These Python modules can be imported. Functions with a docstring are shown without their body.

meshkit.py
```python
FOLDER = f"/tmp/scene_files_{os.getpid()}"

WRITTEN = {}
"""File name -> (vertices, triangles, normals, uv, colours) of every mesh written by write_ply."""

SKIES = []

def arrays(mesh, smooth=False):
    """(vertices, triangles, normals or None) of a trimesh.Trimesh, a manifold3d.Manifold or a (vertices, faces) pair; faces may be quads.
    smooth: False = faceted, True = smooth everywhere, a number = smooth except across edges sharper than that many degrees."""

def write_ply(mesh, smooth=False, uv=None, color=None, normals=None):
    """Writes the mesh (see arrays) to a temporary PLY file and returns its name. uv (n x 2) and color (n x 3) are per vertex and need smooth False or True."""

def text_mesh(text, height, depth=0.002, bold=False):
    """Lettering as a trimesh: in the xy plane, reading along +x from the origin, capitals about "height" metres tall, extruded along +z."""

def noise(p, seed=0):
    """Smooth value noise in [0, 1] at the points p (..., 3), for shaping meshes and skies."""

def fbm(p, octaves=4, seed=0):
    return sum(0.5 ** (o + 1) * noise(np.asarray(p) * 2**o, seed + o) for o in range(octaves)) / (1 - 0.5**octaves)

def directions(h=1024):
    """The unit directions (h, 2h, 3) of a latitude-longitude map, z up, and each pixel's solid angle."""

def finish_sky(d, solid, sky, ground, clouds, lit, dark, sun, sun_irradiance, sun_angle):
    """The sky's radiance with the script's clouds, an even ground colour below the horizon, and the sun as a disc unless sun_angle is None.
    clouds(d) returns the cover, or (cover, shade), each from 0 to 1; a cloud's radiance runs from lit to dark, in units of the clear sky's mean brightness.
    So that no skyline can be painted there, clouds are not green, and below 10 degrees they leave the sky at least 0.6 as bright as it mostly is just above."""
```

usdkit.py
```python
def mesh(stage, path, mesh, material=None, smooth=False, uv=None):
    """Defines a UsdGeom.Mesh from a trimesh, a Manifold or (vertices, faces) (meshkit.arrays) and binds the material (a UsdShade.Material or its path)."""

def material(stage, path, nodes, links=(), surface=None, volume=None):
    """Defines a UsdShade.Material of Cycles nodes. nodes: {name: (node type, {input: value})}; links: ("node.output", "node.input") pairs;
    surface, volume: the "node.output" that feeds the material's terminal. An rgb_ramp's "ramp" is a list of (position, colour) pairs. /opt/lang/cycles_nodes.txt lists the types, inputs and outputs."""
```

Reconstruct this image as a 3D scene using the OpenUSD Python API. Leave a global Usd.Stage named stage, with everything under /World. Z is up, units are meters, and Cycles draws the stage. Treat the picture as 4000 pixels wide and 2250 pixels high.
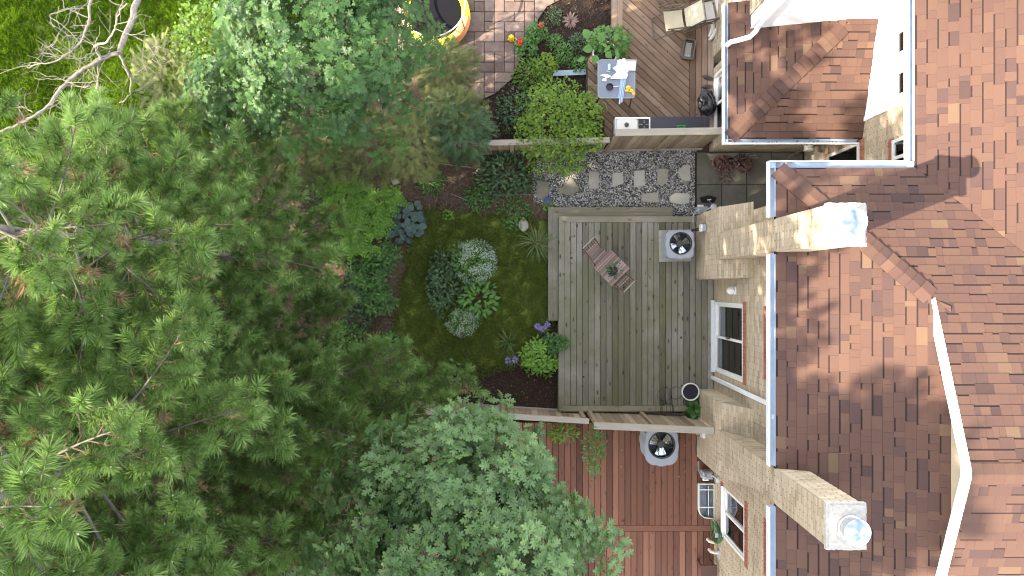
import math, random
import numpy as np
import trimesh, usdkit, meshkit
from shapely.geometry import Polygon, Point, box as sbox
from shapely import affinity
from scipy.spatial.transform import Rotation
from pxr import Usd, UsdGeom, UsdLux, UsdShade, Gf, Sdf, Vt

stage = Usd.Stage.CreateInMemory()
UsdGeom.SetStageUpAxis(stage, 'Z')
UsdGeom.SetStageMetersPerUnit(stage, 1.0)
stage.DefinePrim('/World', 'Xform')
stage.DefinePrim('/World/Looks', 'Scope')

# ------------------------------------------------------------ camera, sky, sun, exposure
CAMZ, FPX = 17.5, 2800.0
cam = UsdGeom.Camera.Define(stage, '/World/camera')
cam.AddTranslateOp().Set((0, 0, CAMZ))
cam.CreateHorizontalApertureAttr(36.0)
cam.CreateFocalLengthAttr(36.0 * FPX / 4000)
cam.CreateClippingRangeAttr((0.1, 2000.0))
cam.CreateExposureAttr(2.5)

SUN_EL = math.radians(33)
SUN_AZ = np.array([-0.935, -0.355]); SUN_AZ = SUN_AZ / np.linalg.norm(SUN_AZ)
sun_vec = np.array([SUN_AZ[0] * math.cos(SUN_EL), SUN_AZ[1] * math.cos(SUN_EL), math.sin(SUN_EL)])
sun = UsdLux.DistantLight.Define(stage, '/World/sun')
sun.CreateIntensityAttr(0.93); sun.CreateAngleAttr(0.5); sun.CreateNormalizeAttr(True)
sun.CreateColorAttr((1.0, 0.88, 0.70))
zx = np.cross([0, 0, 1.0], sun_vec); zx /= np.linalg.norm(zx); zy = np.cross(sun_vec, zx)
mt = Gf.Matrix4d(*zx, 0, *zy, 0, *sun_vec, 0, 0, 0, 0, 1)
UsdGeom.Xformable(sun).AddTransformOp().Set(mt)

sky_mat = usdkit.material(stage, '/World/Looks/sky', {
    'sky': ('sky_texture', {'sky_type': 'single_scattering', 'sun_disc': False, 'sun_elevation': SUN_EL,
                            'sun_rotation': math.atan2(SUN_AZ[0], SUN_AZ[1]), 'altitude': 200.0}),
    'tc': ('texture_coordinate', {}),
    'mp': ('mapping', {'scale': (1.0, 1.0, 2.2), 'location': (0.3, 0.1, 0.0)}),
    'n': ('noise_texture', {'scale': 2.3, 'detail': 7.0, 'roughness': 0.55}),
    'r': ('rgb_ramp', {'ramp': [(0.0, (0, 0, 0)), (0.35, (0, 0, 0)), (0.52, (1, 1, 1)), (1.0, (1, 1, 1))]}),
    'des': ('hsv', {'saturation': 0.15, 'value': 1.15, 'fac': 1.0}),
    'mix': ('mix_color', {'use_clamp': False}),
    'bg': ('background_shader', {'strength': 0.15})},
    [('tc.generated', 'mp.vector'), ('mp.vector', 'n.vector'), ('n.fac', 'r.fac'), ('sky.color', 'des.color'),
     ('sky.color', 'mix.a'), ('des.color', 'mix.b'), ('r.color', 'mix.fac'), ('mix.result', 'bg.color')], surface='bg.background')
dome = UsdLux.DomeLight.Define(stage, '/World/sky')
UsdShade.MaterialBindingAPI.Apply(dome.GetPrim()).Bind(sky_mat)

# ------------------------------------------------------------ helpers
def W(px, py, z):
    """A point of the photograph (its own pixels) at height z."""
    d = (CAMZ - z) / FPX
    return np.array([(px - 2000) * d, (1125 - py) * d, z])

USED = {}
def uniq(parent, name):
    k = (parent, name); n = USED.get(k, -1) + 1; USED[k] = n
    return f'{parent}/{name}' if n == 0 else f'{parent}/{name}_{n:03d}'

LOC = {}
def tag(path, label=None, cat=None, group=None, kind=None):
    p = stage.GetPrimAtPath(path)
    for k, v in (('label', label), ('category', cat), ('group', group), ('kind', kind)):
        if v: p.SetCustomDataByKey(k, v)
    return path

def thing(name, label, cat, loc=(0, 0, 0), rz=0.0, group=None, kind=None):
    path = uniq('/World', name)
    x = UsdGeom.Xform.Define(stage, path)
    x.AddTranslateOp().Set(tuple(float(a) for a in loc))
    if rz: x.AddRotateZOp().Set(math.degrees(rz))
    LOC[path] = np.array(loc, float)
    return tag(path, label, cat, group, kind)

def dup(src, label, loc, rz=0.0, group=None):
    p = stage.GetPrimAtPath(src); was = p.GetCustomData()
    base = src.rsplit('/', 1)[1]
    path = uniq('/World', base)
    x = UsdGeom.Xform.Define(stage, path)
    x.GetPrim().GetReferences().AddInternalReference(src)
    x.ClearXformOpOrder()
    x.AddTranslateOp(opSuffix='copy').Set(tuple(float(a) for a in loc))
    x.AddRotateZOp(opSuffix='copy').Set(math.degrees(rz))
    x.GetPrim().SetInstanceable(True)
    return tag(path, label, was['category'], group or was.get('group'))

def offset_of(path):
    top = '/'.join(path.split('/')[:3])
    return LOC.get(top, np.zeros(3))

def put(parent, name, mb, mat, smooth=False, kind=None, label=None, world=True):
    """One Mesh prim under parent."""
    path = uniq(parent, name)
    V, F, T = mb.arrays()
    ids, inv = np.unique(F, return_inverse=True)
    if len(ids) < len(V): V, T, F = V[ids], T[ids], inv.reshape(F.shape)
    if parent != '/World' and world: V = V - offset_of(parent)
    m = UsdGeom.Mesh.Define(stage, path)
    if smooth is not False:
        V2, F2, N = meshkit.arrays((V, F), smooth)
        if len(V2) != len(V):
            T = None if T is None else np.full(len(V2), float(T.mean()))
        V, F = V2, F2
        m.CreateNormalsAttr(Vt.Vec3fArray.FromNumpy(N.astype(np.float32))); m.SetNormalsInterpolation('vertex')
    m.CreatePointsAttr(Vt.Vec3fArray.FromNumpy(np.ascontiguousarray(V, np.float32)))
    m.CreateFaceVertexCountsAttr(Vt.IntArray.FromNumpy(np.full(len(F), 3, np.int32)))
    m.CreateFaceVertexIndicesAttr(Vt.IntArray.FromNumpy(np.ascontiguousarray(F.ravel(), np.int32)))
    m.CreateSubdivisionSchemeAttr('none')
    if T is not None:
        UsdGeom.PrimvarsAPI(m).CreatePrimvar('tone', Sdf.ValueTypeNames.FloatArray, 'vertex').Set(Vt.FloatArray.FromNumpy(T.astype(np.float32)))
    UsdShade.MaterialBindingAPI.Apply(m.GetPrim()).Bind(UsdShade.Material.Get(stage, f'/World/Looks/{mat}'))
    if kind: m.GetPrim().SetCustomDataByKey('kind', kind)
    if label: m.GetPrim().SetCustomDataByKey('label', label)
    return path

def solo(name, mb, mat, label, cat, smooth=False, kind=None, group=None):
    p = put('/World', name, mb, mat, smooth=smooth)
    return tag(p, label, cat, group, kind)

BOXF = np.array([[0, 2, 1], [0, 3, 2], [4, 5, 6], [4, 6, 7], [0, 1, 5], [0, 5, 4], [1, 2, 6], [1, 6, 5], [2, 3, 7], [2, 7, 6], [3, 0, 4], [3, 4, 7]])
class MB:
    def __init__(self): self.v = []; self.f = []; self.t = []; self.n = 0
    def add(self, V, F, tone=0.5):
        V = np.asarray(V, float); F = np.asarray(F, int)
        if F.shape[1] == 4: F = np.vstack([F[:, [0, 1, 2]], F[:, [0, 2, 3]]])
        self.v.append(V); self.f.append(F + self.n); self.n += len(V)
        self.t.append(np.broadcast_to(np.asarray(tone, float), (len(V),)).copy())
        return self
    def arrays(self): return np.vstack(self.v), np.vstack(self.f), np.concatenate(self.t)
    def tri(self, m, tone=0.5): return self.add(m.vertices, m.faces, tone)
    def box(self, c, s, rz=0.0, tone=0.5):
        x, y, z = np.array(s, float) / 2
        V = np.array([[-x, -y, -z], [x, -y, -z], [x, y, -z], [-x, y, -z], [-x, -y, z], [x, -y, z], [x, y, z], [-x, y, z]])
        if rz:
            ca, sa = math.cos(rz), math.sin(rz); V = np.stack([V[:, 0] * ca - V[:, 1] * sa, V[:, 0] * sa + V[:, 1] * ca, V[:, 2]], 1)
        return self.add(V + np.array(c, float), BOXF, tone)
    def bb(self, x0, x1, y0, y1, z0, z1, tone=0.5):
        return self.box(((x0 + x1) / 2, (y0 + y1) / 2, (z0 + z1) / 2), (x1 - x0, y1 - y0, z1 - z0), 0, tone)
    def bev(self, c, s, b, rz=0.0, tone=0.5):
        """Box with its upper edges chamfered by b."""
        x, y, z = np.array(s, float) / 2
        V = []
        for (hx, hy, hz) in ((x, y, -z), (x, y, z - b), (x - b, y - b, z)):
            V += [[-hx, -hy, hz], [hx, -hy, hz], [hx, hy, hz], [-hx, hy, hz]]
        V = np.array(V)
        F = [[0, 3, 2, 1], [8, 9, 10, 11]]
        for k in (0, 4):
            for i in range(4):
                j = (i + 1) % 4; F.append([k + i, k + j, k + 4 + j, k + 4 + i])
        if rz:
            ca, sa = math.cos(rz), math.sin(rz); V = np.stack([V[:, 0] * ca - V[:, 1] * sa, V[:, 0] * sa + V[:, 1] * ca, V[:, 2]], 1)
        return self.add(V + np.array(c, float), np.array(F), tone)
    def beam(self, a, b, w, h, tone=0.5, up=(0, 0, 1)):
        """A bar from a to b, w wide and h high."""
        a = np.array(a, float); b = np.array(b, float); d = (b - a) / np.linalg.norm(b - a)
        up = np.array(up, float)
        if abs(d @ up) > 0.98: up = np.array([1.0, 0, 0])
        s = np.cross(d, up); s /= np.linalg.norm(s); u = np.cross(s, d)
        V = [p + i * s * w / 2 + j * u * h / 2 for p in (a, b) for (i, j) in ((-1, -1), (1, -1), (1, 1), (-1, 1))]
        return self.add(np.array(V), np.array([[0, 1, 2], [0, 2, 3], [4, 6, 5], [4, 7, 6], [0, 5, 1], [0, 4, 5], [1, 6, 2], [1, 5, 6], [2, 7, 3], [2, 6, 7], [3, 4, 0], [3, 7, 4]]), tone)
    def tube(self, pts, r, sides=6, tone=0.5, closed=False):
        p = np.asarray(pts, float); n = len(p); r = np.broadcast_to(np.asarray(r, float), (n,))
        t = np.gradient(p, axis=0) if not closed else np.roll(p, -1, 0) - np.roll(p, 1, 0)
        t = t / (np.linalg.norm(t, axis=1, keepdims=True) + 1e-12)
        ref = np.where(np.abs(t[:, 2:]) < 0.9, [[0, 0, 1.0]], [[1.0, 0, 0]])
        a = np.cross(t, ref); a /= np.linalg.norm(a, axis=1, keepdims=True) + 1e-12
        for i in range(1, n):
            if a[i] @ a[i - 1] < 0: a[i] = -a[i]
        b = np.cross(t, a); ang = np.arange(sides) * 2 * np.pi / sides
        V = p[:, None] + r[:, None, None] * (np.cos(ang)[None, :, None] * a[:, None] + np.sin(ang)[None, :, None] * b[:, None])
        rows = n if closed else n - 1
        i, j = np.meshgrid(np.arange(rows), np.arange(sides), indexing='ij')
        i2 = (i + 1) % n
        q = np.stack([i * sides + j, i * sides + (j + 1) % sides, i2 * sides + (j + 1) % sides, i2 * sides + j], -1).reshape(-1, 4)
        V = V.reshape(-1, 3)
        F = np.vstack([q[:, [0, 1, 2]], q[:, [0, 2, 3]]])
        if not closed:
            c0, c1 = len(V), len(V) + 1
            V = np.vstack([V, p[:1], p[-1:]])
            k = np.arange(sides)
            F = np.vstack([F, np.stack([np.full(sides, c0), (k + 1) % sides, k], 1), np.stack([np.full(sides, c1), (n - 1) * sides + k, (n - 1) * sides + (k + 1) % sides], 1)])
        return self.add(V, F, tone)
    def ring(self, c, r, tr, n=36, sides=6, tone=0.5, a0=0, a1=2 * math.pi):
        closed = abs(a1 - a0 - 2 * math.pi) < 1e-6
        a = np.linspace(a0, a1, n, endpoint=not closed)
        return self.tube(np.stack([c[0] + r * np.cos(a), c[1] + r * np.sin(a), np.full(n, c[2])], 1), tr, sides, tone, closed)
    def lathe(self, prof, c, segs=28, tone=0.5):
        prof = np.array(prof, float); n = len(prof); a = np.arange(segs) * 2 * np.pi / segs
        V = np.stack([prof[:, None, 0] * np.cos(a) + c[0], prof[:, None, 0] * np.sin(a) + c[1], np.broadcast_to(prof[:, None, 1] + c[2], (n, segs))], -1).reshape(-1, 3)
        i, j = np.meshgrid(np.arange(n - 1), np.arange(segs), indexing='ij')
        q = np.stack([i * segs + j, i * segs + (j + 1) % segs, (i + 1) * segs + (j + 1) % segs, (i + 1) * segs + j], -1).reshape(-1, 4)
        return self.add(V, q, tone)
    def poly(self, P, z0, z1, tone=0.5):
        """Extruded shapely polygon (or list of xy)."""
        P = Polygon(P) if not hasattr(P, 'geom_type') else P
        if P.is_empty: return self
        for g in getattr(P, 'geoms', [P]):
            m = trimesh.creation.extrude_polygon(g, z1 - z0, engine='earcut')
            self.add(np.array(m.vertices) + [0, 0, z0], m.faces, tone)
        return self
    def sheet(self, P, z, tone=0.5):
        P = Polygon(P) if not hasattr(P, 'geom_type') else P
        for g in getattr(P, 'geoms', [P]):
            v, f = trimesh.creation.triangulate_polygon(g, engine='earcut')
            v = np.asarray(v); f = np.asarray(f)
            V = np.c_[v, np.full(len(v), z)]
            nz = np.cross(V[f[:, 1]] - V[f[:, 0]], V[f[:, 2]] - V[f[:, 0]])[:, 2]
            f[nz < 0] = f[nz < 0][:, ::-1]
            self.add(V, f, tone)
        return self
    def blob(self, c, r, sub=2, tone=0.5, rough=0.0, seed=0):
        m = trimesh.creation.icosphere(sub, 1.0); V = np.array(m.vertices)
        if rough: V = V * (1 + rough * (meshkit.noise(V * 2.0 + seed * 7.3, seed)[:, None] - 0.5) * 2)
        return self.add(V * np.array(r) + np.array(c), m.faces, tone)

def rr(w, h, r, n=5):
    """Rounded rectangle polygon round the origin."""
    return sbox(-w / 2 + r, -h / 2 + r, w / 2 - r, h / 2 - r).buffer(r, quad_segs=n)

# ------------------------------------------------------------ materials
def ramp_mat(name, stops, tone=1.0, nscale=6.0, namt=0.3, rough=0.8, spec=0.3, bump=0.0, bdist=0.01, stretch=(1, 1, 1), rot=0.0, metal=0.0, detail=5.0, coat=0.0, big=0.0, bigscale=0.8):
    nodes = {'g': ('geometry', {}), 'mp': ('mapping', {'scale': stretch, 'rotation': (0, 0, rot)}),
             'n': ('noise_texture', {'scale': nscale, 'detail': detail, 'roughness': 0.6}),
             'at': ('attribute', {'attribute': 'tone'}),
             'm1': ('math', {'math_type': 'multiply_add', 'value2': namt, 'value3': -namt / 2}),
             'm2': ('math', {'math_type': 'multiply_add', 'value2': tone, 'value3': 0.0}),
             'm3': ('math', {'math_type': 'add'}),
             'r': ('rgb_ramp', {'ramp': stops}),
             'p': ('principled_bsdf', {'roughness': rough, 'specular_ior_level': spec, 'metallic': metal, 'coat_weight': coat})}
    links = [('g.position', 'mp.vector'), ('mp.vector', 'n.vector'), ('n.fac', 'm1.value1'), ('at.fac', 'm2.value1'), ('m1.value', 'm3.value1'), ('r.color', 'p.base_color')]
    if tone == 0: nodes['m2'] = ('math', {'math_type': 'multiply_add', 'value2': 0.0, 'value3': 0.5})
    links.append(('m2.value', 'm3.value2'))
    if big:
        nodes['nb'] = ('noise_texture', {'scale': bigscale, 'detail': 3.0})
        nodes['m4'] = ('math', {'math_type': 'multiply_add', 'value2': big, 'value3': -big / 2})
        nodes['m5'] = ('math', {'math_type': 'add'})
        links += [('g.position', 'nb.vector'), ('nb.fac', 'm4.value1'), ('m4.value', 'm5.value1'), ('m3.value', 'm5.value2'), ('m5.value', 'r.fac')]
    else: links.append(('m3.value', 'r.fac'))
    if bump:
        nodes['b'] = ('bump', {'strength': bump, 'distance': bdist}); links += [('n.fac', 'b.height'), ('b.normal', 'p.normal')]
    return usdkit.material(stage, f'/World/Looks/{name}', nodes, links, surface='p.BSDF')

def leaf_mat(name, stops, trans=0.35, rough=0.5, spec=0.4, tcol=(0.16, 0.26, 0.03), namt=0.25, nscale=3.0):
    return usdkit.material(stage, f'/World/Looks/{name}', {
        'g': ('geometry', {}), 'n': ('noise_texture', {'scale': nscale, 'detail': 3.0}), 'at': ('attribute', {'attribute': 'tone'}),
        'oi': ('object_info', {}), 'mo': ('math', {'math_type': 'multiply_add', 'value2': 0.3, 'value3': -0.15}),
        'm1': ('math', {'math_type': 'multiply_add', 'value2': namt, 'value3': -namt / 2}), 'm2': ('math', {'math_type': 'add'}), 'm3': ('math', {'math_type': 'add'}),
        'r': ('rgb_ramp', {'ramp': stops}), 'p': ('principled_bsdf', {'roughness': rough, 'specular_ior_level': spec}),
        't': ('translucent_bsdf', {}), 'tm': ('mix_color', {'blend_type': 'mix', 'fac': 0.55, 'b': tcol}), 'mx': ('mix_closure', {'fac': trans})},
        [('g.position', 'n.vector'), ('n.fac', 'm1.value1'), ('at.fac', 'm2.value1'), ('m1.value', 'm2.value2'), ('oi.random', 'mo.value1'), ('m2.value', 'm3.value1'), ('mo.value', 'm3.value2'),
         ('m3.value', 'r.fac'), ('r.color', 'p.base_color'), ('r.color', 'tm.a'), ('tm.result', 't.color'), ('p.BSDF', 'mx.closure1'), ('t.BSDF', 'mx.closure2')], surface='mx.closure')

def wood_mat(name, stops, along='y', rot=0.0, rough=0.75, stain=None, knots=0.6, spec=0.25, grain=1.0):
    sc = {'y': (26, 1.6, 26), 'x': (1.6, 26, 26), 'z': (26, 26, 1.6)}[along]
    kc = {'y': (6.5, 2.6, 1.0), 'x': (2.6, 6.5, 1.0), 'z': (6.5, 6.5, 2.6)}[along]
    nodes = {'g': ('geometry', {}), 'rt': ('vector_rotate', {'rotate_type': 'z_axis', 'angle': rot}),
             'mp': ('mapping', {'scale': sc}), 'n': ('noise_texture', {'scale': 1.4, 'detail': 6.0, 'roughness': 0.65, 'distortion': 0.4}),
             'at': ('attribute', {'attribute': 'tone'}),
             'off': ('vector_math', {'math_type': 'multiply_add', 'vector2': (1, 1, 1)}), 'cx': ('combine_xyz', {'x': 0.0, 'y': 0.0, 'z': 0.0}),
             'tz': ('math', {'math_type': 'multiply', 'value2': 37.0}),
             'm1': ('math', {'math_type': 'multiply_add', 'value2': 0.75 * grain, 'value3': -0.375 * grain}), 'm3': ('math', {'math_type': 'add'}),
             'r': ('rgb_ramp', {'ramp': stops}),
             'mk': ('mapping', {'scale': kc}), 'v': ('voronoi_texture', {'scale': 1.0, 'randomness': 1.0}),
             'kr': ('rgb_ramp', {'ramp': [(0.0, (1, 1, 1)), (0.10, (1, 1, 1)), (0.19, (0, 0, 0)), (1.0, (0, 0, 0))]}),
             'km': ('math', {'math_type': 'multiply', 'value2': knots}),
             'kx': ('mix_color', {'b': (0.035, 0.025, 0.018)}),
             'p': ('principled_bsdf', {'roughness': rough, 'specular_ior_level': spec}), 'b': ('bump', {'strength': 0.35, 'distance': 0.004})}
    links = [('g.position', 'rt.vector'), ('rt.vector', 'off.vector1'), ('at.fac', 'tz.value1'), ('tz.value', 'cx.z'), ('cx.vector', 'off.vector3'),
             ('off.vector', 'mp.vector'), ('mp.vector', 'n.vector'), ('n.fac', 'm1.value1'),
             ('m1.value', 'm3.value1'), ('at.fac', 'm3.value2'), ('m3.value', 'r.fac'), ('rt.vector', 'mk.vector'), ('mk.vector', 'v.vector'), ('v.distance', 'kr.fac'),
             ('kr.color', 'km.value1'), ('km.value', 'kx.fac'), ('n.fac', 'b.height'), ('b.normal', 'p.normal')]
    src = 'r.color'
    if stain:
        nodes['sn'] = ('noise_texture', {'scale': 0.9, 'detail': 5.0, 'roughness': 0.65})
        nodes['sr'] = ('rgb_ramp', {'ramp': [(0.0, (0, 0, 0)), (0.40, (0, 0, 0)), (0.62, (0.75, 0.75, 0.75)), (1.0, (1, 1, 1))]})
        nodes['sx'] = ('mix_color', {'b': stain})
        links += [('g.position', 'sn.vector'), ('sn.fac', 'sr.fac'), ('sr.color', 'sx.fac'), (src, 'sx.a')]; src = 'sx.result'
    links += [(src, 'kx.a'), ('kx.result', 'p.base_color')]
    return usdkit.material(stage, f'/World/Looks/{name}', nodes, links, surface='p.BSDF')

def plain(name, col, rough=0.5, metal=0.0, spec=0.5, vary=0.12, nscale=14.0, bump=0.0):
    c = np.array(col)
    return ramp_mat(name, [(0.0, tuple(c * (1 - vary))), (1.0, tuple(np.minimum(c * (1 + vary), 0.9)))], tone=0, nscale=nscale, namt=1.0, rough=rough, metal=metal, spec=spec, bump=bump)

SH = [(0.0, (0.015, 0.010, 0.009)), (0.12, (0.030, 0.018, 0.016)), (0.32, (0.064, 0.038, 0.034)), (0.5, (0.083, 0.046, 0.036)), (0.68, (0.095, 0.053, 0.039)), (0.82, (0.104, 0.058, 0.042)), (1.0, (0.119, 0.076, 0.048))]
ramp_mat('shingle', SH, nscale=90.0, namt=0.26, rough=0.9, spec=0.2, bump=0.5, bdist=0.004, big=0.12, bigscale=0.7)
ramp_mat('brick_tan', [(0.0, (0.251, 0.196, 0.131)), (0.5, (0.349, 0.283, 0.198)), (1.0, (0.419, 0.344, 0.257))], nscale=30.0, namt=0.3, rough=0.9, spec=0.15, bump=0.3, bdist=0.004, big=0.35, bigscale=1.1)
ramp_mat('mortar', [(0.0, (0.187, 0.155, 0.104)), (1.0, (0.302, 0.253, 0.176))], tone=0, nscale=40, namt=0.9, rough=0.95, spec=0.1)
ramp_mat('brick_red', [(0.0, (0.17, 0.058, 0.038)), (0.5, (0.27, 0.10, 0.066)), (1.0, (0.36, 0.15, 0.10))], nscale=30.0, namt=0.3, rough=0.9, spec=0.15, bump=0.3, bdist=0.004)
ramp_mat('concrete_cap', [(0.0, (0.20, 0.185, 0.165)), (0.5, (0.34, 0.32, 0.29)), (1.0, (0.46, 0.43, 0.39))], tone=0, nscale=22.0, namt=1.2, rough=0.9, spec=0.2, bump=0.5, bdist=0.006)
plain('white_metal', (0.64, 0.65, 0.66), rough=0.35, vary=0.04)
plain('white_siding', (0.68, 0.68, 0.68), rough=0.5, vary=0.03)
plain('white_paint', (0.60, 0.59, 0.56), rough=0.5, vary=0.06)
plain('sky_tint_grey', (0.30, 0.36, 0.44), rough=0.4, vary=0.25, nscale=5)  # for the white gutter trough: reflected blue sky is put into the colour
plain('steel', (0.56, 0.60, 0.64), rough=0.13, metal=1.0, vary=0.03, nscale=2)
plain('steel_dull', (0.62, 0.63, 0.64), rough=0.3, metal=1.0, vary=0.15, nscale=9)
plain('grey_metal', (0.36, 0.37, 0.38), rough=0.45, vary=0.1)
plain('unit_grey', (0.25, 0.265, 0.29), rough=0.35, vary=0.07, nscale=5)
plain('unit_beige', (0.33, 0.32, 0.27), rough=0.5, vary=0.12, nscale=8)
plain('black_plastic', (0.012, 0.012, 0.014), rough=0.4, vary=0.3)
plain('fan_blade', (0.55, 0.60, 0.66), rough=0.12, metal=1.0, vary=0.2, nscale=12)
plain('dark_metal', (0.05, 0.045, 0.04), rough=0.5, vary=0.2)
plain('bronze_frame', (0.085, 0.065, 0.045), rough=0.5, vary=0.2)
plain('sling_beige', (0.40, 0.36, 0.26), rough=0.85, vary=0.15, nscale=30, bump=0.2)
plain('sling_white', (0.62, 0.60, 0.56), rough=0.85, vary=0.08, nscale=30)
plain('yellow_plastic', (0.75, 0.47, 0.02), rough=0.4, vary=0.08)
plain('yellow_vinyl', (0.66, 0.66, 0.02), rough=0.45, vary=0.1, nscale=6)
plain('orange_vinyl', (0.72, 0.28, 0.10), rough=0.45, vary=0.08, nscale=6)
plain('trampoline_mat', (0.008, 0.008, 0.010), rough=0.95, spec=0.1, vary=0.3, nscale=60)
plain('pvc_rail', (0.60, 0.58, 0.50), rough=0.45, vary=0.08)
plain('blue_lid', (0.035, 0.045, 0.15), rough=0.6, vary=0.15)
plain('terracotta', (0.30, 0.13, 0.08), rough=0.8, vary=0.15)
plain('pot_cream', (0.42, 0.40, 0.34), rough=0.5, vary=0.1)
plain('pot_soil', (0.035, 0.026, 0.02), rough=1.0, vary=0.4, nscale=50, bump=0.5)
plain('pot_dark', (0.045, 0.028, 0.022), rough=0.6, vary=0.2)
plain('water_dark', (0.02, 0.02, 0.035), rough=0.08, vary=0.3, nscale=9)
plain('cloth_white', (0.72, 0.72, 0.74), rough=0.9, vary=0.05)
plain('pale_blue', (0.42, 0.55, 0.74), rough=0.35, vary=0.06)
plain('teal_glass', (0.05, 0.16, 0.20), rough=0.12, vary=0.2)
plain('table_glass', (0.17, 0.19, 0.24), rough=0.22, vary=0.18, nscale=5)
plain('green_plastic', (0.04, 0.25, 0.07), rough=0.35, vary=0.2)
plain('hose_green', (0.02, 0.085, 0.025), rough=0.4, vary=0.2)
plain('pvc_beige', (0.55, 0.50, 0.40), rough=0.5, vary=0.1)
plain('leather_black', (0.008, 0.007, 0.008), rough=0.32, vary=0.4)
plain('counter_dark', (0.024, 0.023, 0.034), rough=0.4, vary=0.25, nscale=5)
plain('blind', (0.50, 0.52, 0.58), rough=0.7, vary=0.06)
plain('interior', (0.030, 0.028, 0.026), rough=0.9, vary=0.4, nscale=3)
plain('stain_brown', (0.07, 0.03, 0.02), rough=0.7, vary=0.2)
plain('petal_red', (0.60, 0.006, 0.014), rough=0.6, vary=0.15, nscale=60)
plain('petal_violet', (0.25, 0.19, 0.42), rough=0.6, vary=0.25, nscale=60)
plain('petal_white', (0.60, 0.64, 0.62), rough=0.6, vary=0.12, nscale=60)
ramp_mat('bark', [(0.0, (0.07, 0.058, 0.05)), (0.5, (0.15, 0.13, 0.115)), (1.0, (0.27, 0.24, 0.215))], nscale=12, namt=1.0, rough=0.9, spec=0.15, bump=0.6, bdist=0.01, stretch=(1, 1, 1))
ramp_mat('dead_bark', [(0.0, (0.10, 0.08, 0.065)), (0.5, (0.21, 0.18, 0.155)), (1.0, (0.35, 0.31, 0.27))], nscale=14, namt=1.1, rough=0.9, spec=0.15, bump=0.5, bdist=0.008)
ramp_mat('twig', [(0.0, (0.10, 0.06, 0.04)), (1.0, (0.24, 0.17, 0.12))], nscale=12, namt=0.5, rough=0.9, spec=0.1)

wood_mat('deck_grey', [(0.0, (0.073, 0.062, 0.045)), (0.35, (0.165, 0.149, 0.121)), (0.65, (0.258, 0.237, 0.197)), (1.0, (0.353, 0.324, 0.274))], 'y', stain=(0.122, 0.119, 0.063), knots=0.85)
wood_mat('deck_grey_x', [(0.0, (0.112, 0.090, 0.064)), (0.4, (0.231, 0.200, 0.150)), (1.0, (0.377, 0.326, 0.253))], 'x', stain=(0.180, 0.165, 0.095), knots=0.6)
wood_mat('deck_brown', [(0.0, (0.071, 0.044, 0.028)), (0.4, (0.152, 0.097, 0.066)), (0.7, (0.228, 0.156, 0.110)), (1.0, (0.314, 0.230, 0.176))], 'y', rot=math.radians(-47), stain=(0.123, 0.078, 0.048), knots=0.5)
wood_mat('deck_brown_y', [(0.0, (0.10, 0.06, 0.04)), (0.5, (0.22, 0.145, 0.10)), (1.0, (0.33, 0.25, 0.19))], 'y', knots=0.4)
wood_mat('deck_red', [(0.0, (0.076, 0.032, 0.021)), (0.5, (0.156, 0.067, 0.041)), (1.0, (0.242, 0.113, 0.072))], 'y', knots=0.5, grain=0.7)
wood_mat('deck_red_x', [(0.0, (0.080, 0.034, 0.023)), (0.5, (0.156, 0.067, 0.041)), (1.0, (0.223, 0.105, 0.064))], 'x', knots=0.3, grain=0.7)
wood_mat('fence_wood', [(0.0, (0.095, 0.065, 0.04)), (0.5, (0.19, 0.14, 0.09)), (1.0, (0.30, 0.235, 0.165))], 'z', knots=0.4)
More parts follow.
